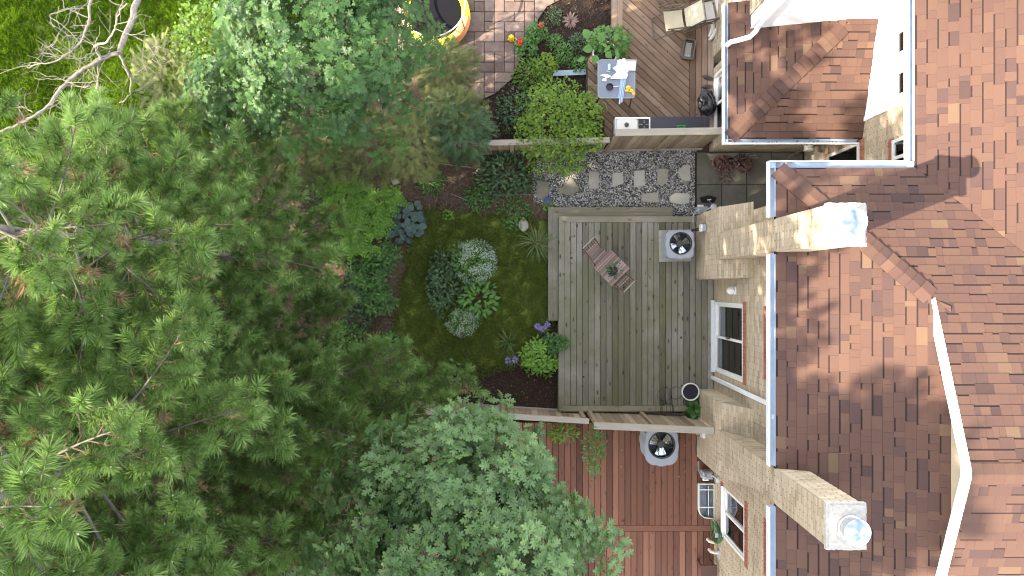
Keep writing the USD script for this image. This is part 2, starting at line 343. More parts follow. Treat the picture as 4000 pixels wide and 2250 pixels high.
wood_mat('fence_cap', [(0.0, (0.13, 0.11, 0.085)), (0.5, (0.26, 0.23, 0.185)), (1.0, (0.39, 0.35, 0.29))], 'x', knots=0.5)
wood_mat('bistro_wood', [(0.0, (0.10, 0.06, 0.048)), (0.5, (0.21, 0.145, 0.125)), (1.0, (0.34, 0.27, 0.25))], 'y', rot=math.radians(45), knots=0.2)
wood_mat('bistro_dark', [(0.0, (0.06, 0.03, 0.018)), (1.0, (0.16, 0.09, 0.06))], 'z', knots=0.1)

ramp_mat('patio_slab', [(0.0, (0.085, 0.080, 0.062)), (0.45, (0.155, 0.145, 0.115)), (1.0, (0.25, 0.23, 0.19))], tone=0.6, nscale=4.0, namt=0.8, rough=0.85, spec=0.25, bump=0.15, big=0.5, bigscale=1.6)
ramp_mat('stamped_concrete', [(0.0, (0.092, 0.062, 0.052)), (0.4, (0.156, 0.109, 0.089)), (0.7, (0.207, 0.148, 0.120)), (1.0, (0.262, 0.194, 0.159))], tone=0.7, nscale=7.0, namt=0.9, rough=0.7, spec=0.35, bump=0.35, bdist=0.01, big=0.5, bigscale=1.2)
ramp_mat('flagstone', [(0.0, (0.170, 0.149, 0.108)), (0.5, (0.340, 0.315, 0.260)), (1.0, (0.476, 0.448, 0.396))], tone=0.8, nscale=9.0, namt=0.5, rough=0.85, spec=0.25, bump=0.3)
ramp_mat('pebble', [(0.0, (0.048, 0.045, 0.041)), (0.3, (0.162, 0.153, 0.140)), (0.65, (0.351, 0.335, 0.302)), (1.0, (0.589, 0.563, 0.513))], nscale=25, namt=0.25, rough=0.75, spec=0.3)
ramp_mat('gravel_bed', [(0.0, (0.03, 0.028, 0.025)), (1.0, (0.13, 0.125, 0.115))], tone=0, nscale=50, namt=1.4, rough=0.95)
ramp_mat('soil', [(0.0, (0.016, 0.011, 0.009)), (0.5, (0.038, 0.026, 0.020)), (1.0, (0.085, 0.06, 0.047))], tone=0, nscale=22, namt=1.5, rough=1.0, spec=0.1, bump=0.9, bdist=0.03, detail=8)
ramp_mat('litter_ground', [(0.0, (0.033, 0.022, 0.015)), (0.4, (0.078, 0.054, 0.037)), (0.7, (0.135, 0.098, 0.068)), (1.0, (0.197, 0.153, 0.106))], tone=0, nscale=16, namt=1.3, rough=1.0, spec=0.1, bump=0.9, bdist=0.03, detail=9, big=0.5)
ramp_mat('turf', [(0.0, (0.087, 0.078, 0.030)), (0.35, (0.124, 0.147, 0.030)), (0.7, (0.168, 0.215, 0.038)), (1.0, (0.241, 0.275, 0.061))], tone=0, nscale=20, namt=1.0, rough=0.95, spec=0.1, bump=0.8, bdist=0.02, detail=8, big=0.8, bigscale=0.9)
ramp_mat('mulch_chip', [(0.0, (0.025, 0.014, 0.010)), (0.5, (0.085, 0.05, 0.035)), (1.0, (0.23, 0.17, 0.12))], nscale=20, namt=0.2, rough=1.0, spec=0.1)

def foliage_stops(a, b, c): return [(0.0, a), (0.5, b), (1.0, c)]
leaf_mat('needle', foliage_stops((0.074, 0.122, 0.034), (0.136, 0.229, 0.063), (0.249, 0.335, 0.109)), trans=0.46, rough=0.45, tcol=(0.191, 0.330, 0.048))
leaf_mat('needle_dead', foliage_stops((0.11, 0.065, 0.035), (0.19, 0.12, 0.065), (0.28, 0.19, 0.11)), trans=0.2, rough=0.7, tcol=(0.3, 0.14, 0.04))
plain('bud', (0.36, 0.32, 0.25), rough=0.9)
leaf_mat('oak_leaf', foliage_stops((0.034, 0.078, 0.022), (0.064, 0.135, 0.038), (0.115, 0.195, 0.056)), trans=0.34, rough=0.48, spec=0.30, tcol=(0.13, 0.24, 0.04))
leaf_mat('oak_leaf_pale', foliage_stops((0.045, 0.091, 0.029), (0.089, 0.157, 0.052), (0.149, 0.227, 0.077)), trans=0.3, rough=0.42, spec=0.4, tcol=(0.162, 0.268, 0.054))
leaf_mat('cedar_leaf', foliage_stops((0.051, 0.066, 0.018), (0.106, 0.125, 0.038), (0.193, 0.212, 0.068)), trans=0.2, rough=0.7, tcol=(0.129, 0.148, 0.036))
leaf_mat('bright_leaf', foliage_stops((0.045, 0.095, 0.010), (0.10, 0.19, 0.018), (0.20, 0.29, 0.025)), trans=0.4, rough=0.5, tcol=(0.26, 0.34, 0.02))
leaf_mat('seal_leaf', foliage_stops((0.075, 0.165, 0.018), (0.135, 0.275, 0.028), (0.19, 0.34, 0.05)), trans=0.35, rough=0.45, tcol=(0.18, 0.32, 0.03))
leaf_mat('mid_leaf', foliage_stops((0.034, 0.088, 0.018), (0.070, 0.165, 0.032), (0.115, 0.235, 0.050)), trans=0.3, rough=0.45, tcol=(0.12, 0.25, 0.03))
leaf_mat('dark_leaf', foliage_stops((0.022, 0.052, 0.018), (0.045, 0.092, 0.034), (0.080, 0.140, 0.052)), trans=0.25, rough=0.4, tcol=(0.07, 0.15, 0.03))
leaf_mat('hosta_leaf', foliage_stops((0.034, 0.064, 0.056), (0.058, 0.100, 0.088), (0.092, 0.145, 0.128)), trans=0.15, rough=0.5, tcol=(0.07, 0.15, 0.09))
leaf_mat('pale_leaf', foliage_stops((0.10, 0.16, 0.085), (0.20, 0.27, 0.18), (0.36, 0.42, 0.34)), trans=0.2, rough=0.6, tcol=(0.3, 0.38, 0.22))
leaf_mat('strap_leaf', foliage_stops((0.05, 0.095, 0.022), (0.12, 0.175, 0.05), (0.33, 0.27, 0.15)), trans=0.3, rough=0.5, tcol=(0.2, 0.26, 0.06))
leaf_mat('red_leaf', foliage_stops((0.06, 0.028, 0.024), (0.13, 0.07, 0.055), (0.24, 0.16, 0.13)), trans=0.2, rough=0.6, tcol=(0.2, 0.08, 0.05))
leaf_mat('grass_blade', foliage_stops((0.050, 0.105, 0.004), (0.120, 0.215, 0.006), (0.22, 0.32, 0.012)), trans=0.4, rough=0.55, tcol=(0.2, 0.34, 0.02))
leaf_mat('grass_shade', foliage_stops((0.101, 0.119, 0.029), (0.151, 0.205, 0.036), (0.223, 0.264, 0.065)), trans=0.3, rough=0.6, tcol=(0.172, 0.264, 0.039))
usdkit.material(stage, '/World/Looks/pane', {'t': ('transparent_bsdf', {'color': (0.9, 0.93, 0.92)}), 'g': ('glossy_bsdf', {'roughness': 0.02, 'color': (0.95, 0.97, 1.0)}),
    'f': ('fresnel', {'IOR': 1.75}), 'm': ('mix_closure', {})}, [('f.fac', 'm.fac'), ('t.BSDF', 'm.closure1'), ('g.BSDF', 'm.closure2')], surface='m.closure')

# ------------------------------------------------------------ ground and paving
def px_poly(pts, z=0.0): return [tuple(W(x, y, z)[:2]) for x, y in pts]
def struct(name, mb, mat, label=None, cat=None, smooth=False):
    p = put('/World', name, mb, mat, smooth=smooth); return tag(p, label, cat, kind='structure')

struct('ground', MB().sheet(sbox(-400, -400, 400, 400), 0.0), 'litter_ground')
lawn_n = px_poly([(-700, -600), (1250, -600), (1180, 60), (1060, 330), (900, 480), (640, 640), (-700, 690)])
struct('back_lawn', MB().sheet(lawn_n, 0.006), 'turf')
lawn_c = px_poly([(1640, 840), (1900, 850), (2141, 880), (2141, 1250), (2040, 1400), (1900, 1440), (1700, 1440), (1560, 1300), (1600, 1060)])
lc = Polygon(lawn_c).buffer(.1); lq = np.array([lc.exterior.interpolate(d).coords[0] for d in np.arange(0, lc.length, .06)])
lq = lq + .22 * (np.stack([meshkit.noise(np.c_[lq * 3.1, np.zeros(len(lq))], 3), meshkit.noise(np.c_[lq * 3.1, np.zeros(len(lq))], 4)], 1) - .5) + np.random.default_rng(3).normal(0, .018, lq.shape)
struct('lawn', MB().sheet(Polygon(lq).buffer(0), 0.006), 'turf')
bed_top = px_poly([(2210, -60), (2140, 28), (2095, 90), (2045, 215), (2000, 315), (1930, 372), (1860, 402), (1860, 585), (2400, 588), (2400, -60)])
struct('flower_bed', MB().sheet(bed_top, 0.010), 'soil')
bed_s = px_poly([(1800, 1440), (1900, 1440), (2060, 1390), (2120, 1265), (2185, 1240), (2185, 1610), (1800, 1590)])
struct('planting_bed', MB().sheet(bed_s, 0.010), 'soil')
gravel_poly = px_poly([(2150, 585), (2720, 585), (2720, 850), (2160, 812), (2085, 790), (2080, 640)])
struct('gravel_path', MB().sheet(gravel_poly, 0.010), 'gravel_bed')

rng = np.random.default_rng(5)
def scatter_pts(poly, n, rng):
    P = Polygon(poly) if not hasattr(poly, 'geom_type') else poly
    import shapely
    x0, y0, x1, y1 = P.bounds; out = []
    got = 0
    while got < n:
        q = rng.uniform((x0, y0), (x1, y1), (n * 2, 2)); q = q[shapely.contains_xy(P, q[:, 0], q[:, 1])]
        out.append(q); got += len(q)
    return np.vstack(out)[:n]

def baked(tv, tf, pos, R, scale, tone):
    """Copies of one template as one mesh: pos (m,3), R (m,3,3) columns = local axes, scale (m,) or (m,3)."""
    m, k = len(pos), len(tv)
    scale = np.asarray(scale, float)
    sv = tv[None] * (scale[:, None, None] if scale.ndim == 1 else scale[:, None, :])
    V = np.einsum('mij,mkj->mki', R, sv) + pos[:, None]
    F = tf[None] + (np.arange(m) * k)[:, None, None]
    return V.reshape(-1, 3), F.reshape(-1, 3), np.repeat(np.asarray(tone, float), k)

def frames(axis, up):
    y = axis / (np.linalg.norm(axis, axis=1, keepdims=True) + 1e-9)
    x = np.cross(y, up); x /= np.linalg.norm(x, axis=1, keepdims=True) + 1e-9
    z = np.cross(x, y)
    return np.stack([x, y, z], -1)

# pebbles of the gravel path
ico = trimesh.creation.icosphere(0)
npeb = 7800
q = scatter_pts(gravel_poly, npeb, rng)
R = Rotation.random(npeb, random_state=3).as_matrix()
sc = np.stack([rng.uniform(.016, .036, npeb), rng.uniform(.012, .026, npeb), rng.uniform(.009, .018, npeb)], 1)
mb = MB(); mb.add(*baked(np.array(ico.vertices), np.array(ico.faces), np.c_[q, rng.uniform(.012, .028, npeb)], R, sc, np.clip(rng.normal(.55, .25, npeb), 0, 1)))
solo('river_pebbles', mb, 'pebble', 'loose grey and white pebbles between the fence and the grey deck', 'gravel', smooth=True, kind='stuff')

def litter(name, poly, n, mat, label, z=0.012, L=(.03, .12), w=.006, seed=1, mean=.5):
    r = np.random.default_rng(seed); q = scatter_pts(poly, n, r)
    a = r.uniform(0, 2 * np.pi, n)
    ax = np.stack([np.cos(a), np.sin(a), r.normal(0, .25, n)], 1)
    R = frames(ax, np.tile([0, 0, 1.0], (n, 1)))
    tv = np.array([[-.5, 0, 0], [.5, 0, 0], [.4, 1, 0], [-.4, 1, 0], [0, .5, .6]]); tf = np.array([[0, 1, 4], [1, 2, 4], [2, 3, 4], [3, 0, 4]])
    s = np.stack([np.full(n, w) * r.uniform(.6, 2.0, n), r.uniform(*L, n), np.full(n, w)], 1)
    mb = MB(); mb.add(*baked(tv, tf, np.c_[q, z + r.uniform(0, .015, n)], R, s, np.clip(r.normal(mean, .28, n), 0, 1)))
    return solo(name, mb, mat, label, 'litter', kind='stuff')
litter('needle_litter', px_poly([(1180, 560), (2080, 600), (2080, 820), (1700, 900), (1650, 1100), (1560, 1350), (1250, 1350), (1150, 900)]), 5200, 'mulch_chip', 'brown pine needles and twigs over the shady bed', seed=2, mean=.55)
litter('bark_mulch', bed_top, 2200, 'mulch_chip', 'dark bark chips on the bed beside the stamped patio', L=(.02, .06), w=.014, seed=3, mean=.25)
litter('bed_debris', bed_s, 700, 'mulch_chip', 'pale leaf scraps on the dark soil by the deck edge', L=(.015, .05), w=.012, seed=4, mean=.4)
litter('lawn_clippings', lawn_c, 700, 'mulch_chip', 'straw coloured leaf scraps lying on the small lawn', L=(.02, .08), w=.010, seed=6, mean=.75)

# stepping stones
def slab_thing(name, pts, z0, th, mat, label, group, tone):
    P = Polygon(px_poly(pts)); P = P.buffer(-.02).buffer(.02)
    c = P.centroid
    mb = MB(); mb.poly(P, z0, z0 + th * .7, tone); mb.poly(P.buffer(-.010), z0 + th * .7 - .001, z0 + th, tone)
    return solo(name, mb, mat, label, 'stepping stone', group=group)
C2 = lambda x, y: (2000 + x / 2.415, 600 + y / 2.415)
stones = [([(230, 250), (290, 252), (346, 275), (343, 400), (300, 445), (230, 420)], 'tall olive stepping stone farthest from the house, under the blue lid', .1),
          ([(420, 368), (560, 222), (600, 270), (636, 340), (560, 400)], 'kite shaped brown stepping stone, widest of the path', .15),
          ([(725, 172), (815, 172), (818, 330), (722, 342)], 'stepping stone with a round grey disc cut on it', .6),
          ([(945, 180), (1042, 186), (1052, 282), (945, 322)], 'pale stepping stone with a slanted lower edge, between the grey disc and the plain rectangle', .85),
          ([(1150, 163), (1250, 160), (1252, 305), (1148, 318)], 'plain rectangular stepping stone in the middle of the upper row', .9),
          ([(1372, 146), (1468, 148), (1465, 262), (1430, 296), (1364, 294)], 'stepping stone with a dark stained upper half', .5),
          ([(1555, 172), (1620, 108), (1675, 106), (1676, 262), (1600, 255)], 'five sided stepping stone next to the concrete slabs', .8),
          ([(1228, 382), (1376, 366), (1384, 465), (1214, 452)], 'yellowish stepping stone in the lower row beside the deck step', .55),
          ([(1480, 408), (1540, 370), (1672, 380), (1668, 470), (1590, 482), (1486, 462)], 'white stepping stone in the lower row nearest the meter', 1.0)]
for pts, lab, tn in stones:
    slab_thing('stepping_stone', [C2(*p) for p in pts], .015, .04, 'flagstone', lab, 'stepping stones in the gravel', tn)

# concrete slabs of the alcove
t = tag(put('/World', 'slab_base', MB().bb(4.46, 7.10, 1.62, 3.30, 0.0, .055), 'soil'), kind='structure')
slab = thing('concrete_paving', 'grey concrete paving slabs in the corner between the two houses', 'paving', (5.7, 2.4, 0), kind='structure')
x = 4.49
for i, wdt in enumerate((.60, .60, .60, .76)):
    for (ya, yb) in ((1.62, 2.50), (2.515, 3.29)):
        if i == 0 and ya < 2: ya = 1.75
        put(slab, 'slab', MB().bev(((x + wdt / 2), (ya + yb) / 2, .0675), (wdt - .012, yb - ya, .055), .006, tone=rng.uniform(.35, .65)), 'patio_slab')
    x += wdt + .004

# stamped concrete patio: ashlar pieces clipped by the curved outline
pat_out = Polygon(px_poly([(1500, -160), (2215, -160), (2195, 0), (2137, 29), (2095, 91), (2043, 215), (2000, 312), (1932, 370), (1861, 402), (1805, 395), (1805, 240), (1640, 240), (1500, 200)]))
struct('patio_bed', MB().poly(pat_out, .0, .045), 'soil')
pat = thing('stamped_patio', 'stamped concrete patio of grey brown ashlar stones with a curved edge', 'patio', (-.6, 6.2, 0), kind='structure')
unit = .245
gx0, gy0, gx1, gy1 = pat_out.bounds
nx, ny = int((gx1 - gx0) / unit) + 1, int((gy1 - gy0) / unit) + 1
occ = np.zeros((nx, ny), bool)
for j in range(ny):
    for i in range(nx):
        if occ[i, j]: continue
        opts = [(2, 2), (2, 1), (1, 1), (1, 2), (2, 1), (1, 2), (1, 1), (2, 2)]
        rng.shuffle(opts)
        for (a, b) in opts:
            if i + a <= nx and j + b <= ny and not occ[i:i + a, j:j + b].any(): break
        else: a = b = 1
        occ[i:i + a, j:j + b] = True
        cell = sbox(gx0 + i * unit, gy0 + j * unit, gx0 + (i + a) * unit, gy0 + (j + b) * unit).buffer(-.007).intersection(pat_out.buffer(-.01))
        if cell.is_empty or cell.area < .004 or cell.geom_type != 'Polygon': continue
        mb = MB(); tn = float(np.clip(rng.normal(.5, .2), 0, 1)); h = .058 + rng.uniform(-.002, .002)
        mb.poly(cell, .03, h - .004, tn); mb.poly(cell.buffer(-.007), h - .005, h, tn) if cell.buffer(-.007).area > .002 else None
        put(pat, 'paving_stone', mb, 'stamped_concrete')

# ------------------------------------------------------------ houses
Xe, Ye, Ze, S = 4.42, 2.014, 5.5, 0.36
XW = 4.84                                     # the garden wall
RY = -2.68                                    # ridge of the gable, also the line between the two units
RZ = Ze + S * (Ye - RY)
house_c = thing('brick_house', 'tan brick house behind the grey deck, hipped brown shingle roof with the sunlit chimney', 'house', (XW, 0, 0))
house_s = thing('brick_house', 'tan brick house behind the red deck, with the shaded lower chimney', 'house', (XW, -4, 0))
house_n = thing('brick_house', 'house with white siding and a low hipped roof beside the upper deck', 'house', (4.8, 5, 0))

def rect_bricks(rects, O, u, v, n, depth, tone):
    """Brick slabs (u0,u1,v0,v1) on the plane through O, standing proud by depth along n (no back face)."""
    r = np.array(rects); m = len(r); b = min(.004, depth)
    O, u, v, n = (np.array(a, float) for a in (O, u, v, n))
    lo = [(r[:, 0], r[:, 2]), (r[:, 1], r[:, 2]), (r[:, 1], r[:, 3]), (r[:, 0], r[:, 3])]
    hi = [(r[:, 0] + b, r[:, 2] + b), (r[:, 1] - b, r[:, 2] + b), (r[:, 1] - b, r[:, 3] - b), (r[:, 0] + b, r[:, 3] - b)]
    P = [O + a[:, None] * u + c[:, None] * v for a, c in lo] + [O + a[:, None] * u + c[:, None] * v + depth * n for a, c in hi]
    V = np.stack(P, 1).reshape(-1, 3)
    f = np.array([[4, 5, 6], [4, 6, 7], [0, 1, 5], [0, 5, 4], [1, 2, 6], [1, 6, 5], [2, 3, 7], [2, 7, 6], [3, 0, 4], [3, 4, 7]])
    if np.cross(u, v) @ n < 0: f = f[:, ::-1]
    F = (f[None] + (np.arange(m) * 8)[:, None, None]).reshape(-1, 3)
    return V, F, np.repeat(tone, 8)

BL, BH = .245, .074
def brick_rects(L, H, rng, holes=(), shift=0.0):
    out = []
    nrow = int(round(H / BH)); bh = H / nrow
    for k in range(nrow):
        v0, v1 = k * bh + .004, (k + 1) * bh - .004
        spans = [(0.0, L)]
        for (a, b, c, d) in holes:
            if v1 > c and v0 < d:
                new = []
                for (s, e) in spans:
                    if b <= s or a >= e: new.append((s, e)); continue
                    if a > s: new.append((s, a))
                    if b < e: new.append((b, e))
                spans = new
        first = shift + (k % 2) * BL / 2
        cuts = np.arange(first - BL * 2, L + BL, BL)
        for (s, e) in spans:
            for c0 in cuts:
                a, b = max(s, c0) + (.004 if c0 > s else .001), min(e, c0 + BL) - .004
                if b - a > .025: out.append((a, b, v0, v1))
    return out

def brick_face(parent, O, u, v, n, L, H, rng, holes=(), mat='brick_tan', single=0, depth=.009, name='brickwork'):
    """single: bricks with v above this become parts of their own."""
    rects = brick_rects(L, H, rng, holes)
    if not rects: return
    tone = np.clip(rng.normal(.5, .2, len(rects)), 0, 1)
    r = np.array(rects)
    if single:
        top = r[:, 2] > single
        for q, tn in zip(r[top], tone[top]):
            put(parent, 'brick', MB().add(*rect_bricks([q], O, u, v, n, depth, np.array([tn]))), mat)
        r, tone = r[~top], tone[~top]
    if len(r):
        put(parent, name, MB().add(*rect_bricks(r, O, u, v, n, depth, tone)), mat, kind='stuff')

def wall_core(parent, poly, z0, z1, name='wall', mat='mortar'):
    return put(parent, name, MB().poly(poly, z0, z1), mat)

rngb = np.random.default_rng(11)
# garden walls: opening rectangles (y0, y1, z0, z1)
door = (-1.98, -.33, .42, 2.50); win_s = (-5.69, -4.53, 1.10, 2.60)
def plan_wall(parent, y0, y1, hole):
    """West wall at XW from y0 to y1 with one opening, 0.25 thick."""
    a, b, c, d = hole
    mb = MB(); x1 = XW + .25
    mb.bb(XW, x1, y0, a, 0, 5.5); mb.bb(XW, x1, b, y1, 0, 5.5)
    mb.bb(XW, x1, a, b, 0, c); mb.bb(XW, x1, a, b, d, 5.5)
    return put(parent, 'wall', mb, 'mortar')
wc = plan_wall(house_c, -2.68, 1.56, door)
ws = plan_wall(house_s, -7.0, -2.685, win_s)
def west_bricks(wall, y0, y1, holes):
    brick_face(wall, (XW, y1, 0), (0, -1, 0), (0, 0, 1), (-1, 0, 0), y1 - y0, 5.4, rngb, [(y1 - b, y1 - a, c, d) for (a, b, c, d) in holes])
red1 = (-2.02, -.29, 2.50, 2.67); red2 = (-1.75, -.35, 3.74, 3.95)
west_bricks(wc, -2.68, 1.56, [door, red1, red2])
reds = (-5.75, -4.47, .90, 1.10); redl = (-5.78, -4.42, 2.60, 2.78); reds2 = (-5.5, -4.4, 3.74, 3.95)
west_bricks(ws, -7.0, -2.685, [win_s, reds, redl, reds2])
def soldier(parent, band, name):
    a, b, c, d = band; p = None
    n = int((b - a) / .075); e = (b - a) / n
    for k in range(n):
        put(parent, name, MB().add(*rect_bricks([(a + k * e + .004, a + (k + 1) * e - .004, c + .003, d - .003)], (XW, 0, 0), (0, 1, 0), (0, 0, 1), (-1, 0, 0), .016, np.array([rngb.uniform(.3, .7)]))), 'brick_red')
soldier(wc, red1, 'lintel_brick'); soldier(wc, red2, 'sill_brick'); soldier(ws, reds, 'sill_brick'); soldier(ws, redl, 'lintel_brick'); soldier(ws, reds2, 'sill_brick')
# the alcove side of the middle house
nc = put(house_c, 'wall', MB().bb(XW + .25, 7.2, 1.31, 1.56, 0, 5.5), 'mortar')
brick_face(nc, (XW + .001, 1.56, 0), (1, 0, 0), (0, 0, 1), (0, 1, 0), 2.3, 5.4, rngb)

def window_unit(parent, hole, panels, X=XW, blinds=None, name='window'):
    """Framed glazing in a west wall: panels = list of (y0, y1) fractions; the frame is a part, panes its sub-parts."""
    a, b, c, d = hole; fw = .055
    mb = MB()
    x0, x1 = X - .012, X + .09
    mb.bb(x0, x1, a, b, c, c + fw, .5); mb.bb(x0, x1, a, b, d - fw, d, .5)
    mb.bb(x0, x1, a, a + fw, c + fw, d - fw); mb.bb(x0, x1, b - fw, b, c + fw, d - fw)
    f = put(parent, name, mb, 'white_paint')
    put(f, 'interior', MB().bb(X + .32, X + .34, a, b, c, d), 'interior')
    for k, (p, q, xo) in enumerate(panels):
        y0, y1 = a + fw + (b - a - 2 * fw) * p, a + fw + (b - a - 2 * fw) * q
        s = MB(); sw = .05; X0, X1 = X + .012 + xo, X + .045 + xo
        s.bb(X0, X1, y0, y1, c + fw, c + fw + sw); s.bb(X0, X1, y0, y1, d - fw - sw, d - fw)
        s.bb(X0, X1, y0, y0 + sw, c + fw + sw, d - fw - sw); s.bb(X0, X1, y1 - sw, y1, c + fw + sw, d - fw - sw)
        put(f, 'sash', s, 'white_paint')
        put(f, 'pane', MB().bb(X0 + .012, X0 + .018, y0 + sw, y1 - sw, c + fw + sw, d - fw - sw), 'pane')
    if blinds:
        for yb in np.arange(*blinds, .09):
            put(f, 'blind_slat', MB().box((X + .17, yb, (c + d) / 2 + .03), (.012, .08, d - c - .2), .5), 'blind')
    return f
dr = window_unit(house_c, door, [(0, .52, 0), (.48, 1, .04)], blinds=(-1.0, -.42), name='patio_door')
put(dr, 'sill_track', MB().bb(XW - .10, XW - .013, door[0] - .02, door[1] + .04, .40, .445).bb(XW - .095, XW - .075, door[0], door[1], .446, .462).bb(XW - .05, XW - .035, door[0], door[1], .446, .462), 'white_metal')
put(dr, 'latch', MB().bb(XW - .03, XW + .012, -1.14, -1.10, 1.35, 1.55), 'dark_metal')
wsn = window_unit(house_s, win_s, [(0, .52, 0), (.48, 1, .035)])
put(wsn, 'sill', MB().bb(XW - .06, XW - .013, win_s[0], win_s[1], 1.085, 1.115), 'white_metal')

# wall lantern over the deck
ll = thing('wall_lantern', 'white lantern on the brick wall left of the patio door', 'lantern', (XW, -.05, 1.8))
put(ll, 'back_plate', MB().bb(XW - .03, XW - .010, -.14, .03, 1.72, 2.06), 'white_metal')
put(ll, 'lamp_body', MB().lathe([(.03, 0), (.055, .03), (.075, .18), (.085, .2), (.05, .26), (.0, .27)], (XW - .10, -.055, 1.78), 16), 'white_paint', smooth=40)
put(ll, 'arm', MB().tube([(XW - .03, -.055, 1.95), (XW - .08, -.055, 2.07), (XW - .10, -.055, 2.04)], .012), 'white_metal')

# chimneys
def chimney(parent, y0, y1, s0, s1, flue, seed):
    r = np.random.default_rng(seed); X0, X1 = 4.42, XW; zs, zt, zc = 2.22, 3.15, 7.42
    core = MB(); core.bb(X0, X1 - .002, y0, y1, 0, zs)
    # sloped-back shoulders
    V = np.array([[X0, y0, zs], [X0, y1, zs], [X1 - .002, y1, zs], [X1 - .002, y0, zs], [X1 - .002, y0, zt], [X1 - .002, y1, zt]])
    core.add(V, np.array([[0, 4, 5], [0, 5, 1], [1, 5, 2], [0, 3, 4]]))
    core.bb(X0 + .001, X0 + .50, s0, s1, zs, zc)
    c = put(parent, 'chimney', core, 'mortar')
    holes = []
    brick_face(c, (X0, y1, 0), (0, -1, 0), (0, 0, 1), (-1, 0, 0), y1 - y0, zs, r)
    brick_face(c, (X0, y0, 0), (1, 0, 0), (0, 0, 1), (0, -1, 0), X1 - X0, zs, r)
    brick_face(c, (X0, y1, 0), (1, 0, 0), (0, 0, 1), (0, 1, 0), X1 - X0, zs, r)
    v = np.array([X1 - X0, 0, zt - zs]); H = np.linalg.norm(v); v /= H; nn = np.array([-v[2], 0, v[0]])
    brick_face(c, (X0, y1, zs), (0, -1, 0), v, nn, y1 - y0, H - .01, r, [(y1 - s1 - .01, y1 - s0 + .01, 0, .9)])
    Hs = zc - zs
    brick_face(c, (X0 + .001, s1, zs), (0, -1, 0), (0, 0, 1), (-1, 0, 0), s1 - s0, Hs, r, single=Hs - 1.45)
    brick_face(c, (X0 + .001, s0, zs), (1, 0, 0), (0, 0, 1), (0, -1, 0), .499, Hs, r, single=Hs - 1.45 if y0 > 0 else 0)
    brick_face(c, (X0 + .001, s1, zs), (1, 0, 0), (0, 0, 1), (0, 1, 0), .499, Hs, r, single=Hs - 1.45 if y0 < 0 else 0)
    # concrete cap, its edge a little rough
    P = sbox(X0 - .035, s0 - .03, X0 + .53, s1 + .03)
    e = np.array([P.exterior.interpolate(d).coords[0] for d in np.arange(0, P.length, .035)]) + r.normal(0, .004, (int(np.ceil(P.length / .035)), 2))
    cap = MB(); cap.poly(Polygon(e), zc, zc + .07); cap.poly(Polygon(e).buffer(-.035), zc + .069, zc + .095)
    put(c, 'cap', cap, 'concrete_cap')
    fx, fy, fr = flue
    put(c, 'flue_collar', MB().lathe([(fr * .98, 0), (fr * .98, .05), (fr * .9, .06), (fr * .86, .2), (fr * .86, .24)], (fx, fy, zc + .09), 36), 'steel_dull', smooth=30)
    put(c, 'flue_cap', MB().lathe([(fr * .84, -.02), (fr * 1.0, -.02), (fr * 1.03, -.005), (fr * 1.03, .015), (fr * .97, .02), (fr * .8, .028), (fr * .5, .038), (fr * .2, .044), (0, .045)], (fx, fy, zc + .32), 48), 'steel', smooth=40)
    return c
chimney(house_c, .21, 1.73, .61, 1.16, (4.66, .91, .176), 21)
chimney(house_s, -4.02, -2.43, -3.63, -3.03, (4.70, -3.33, .18), 22)

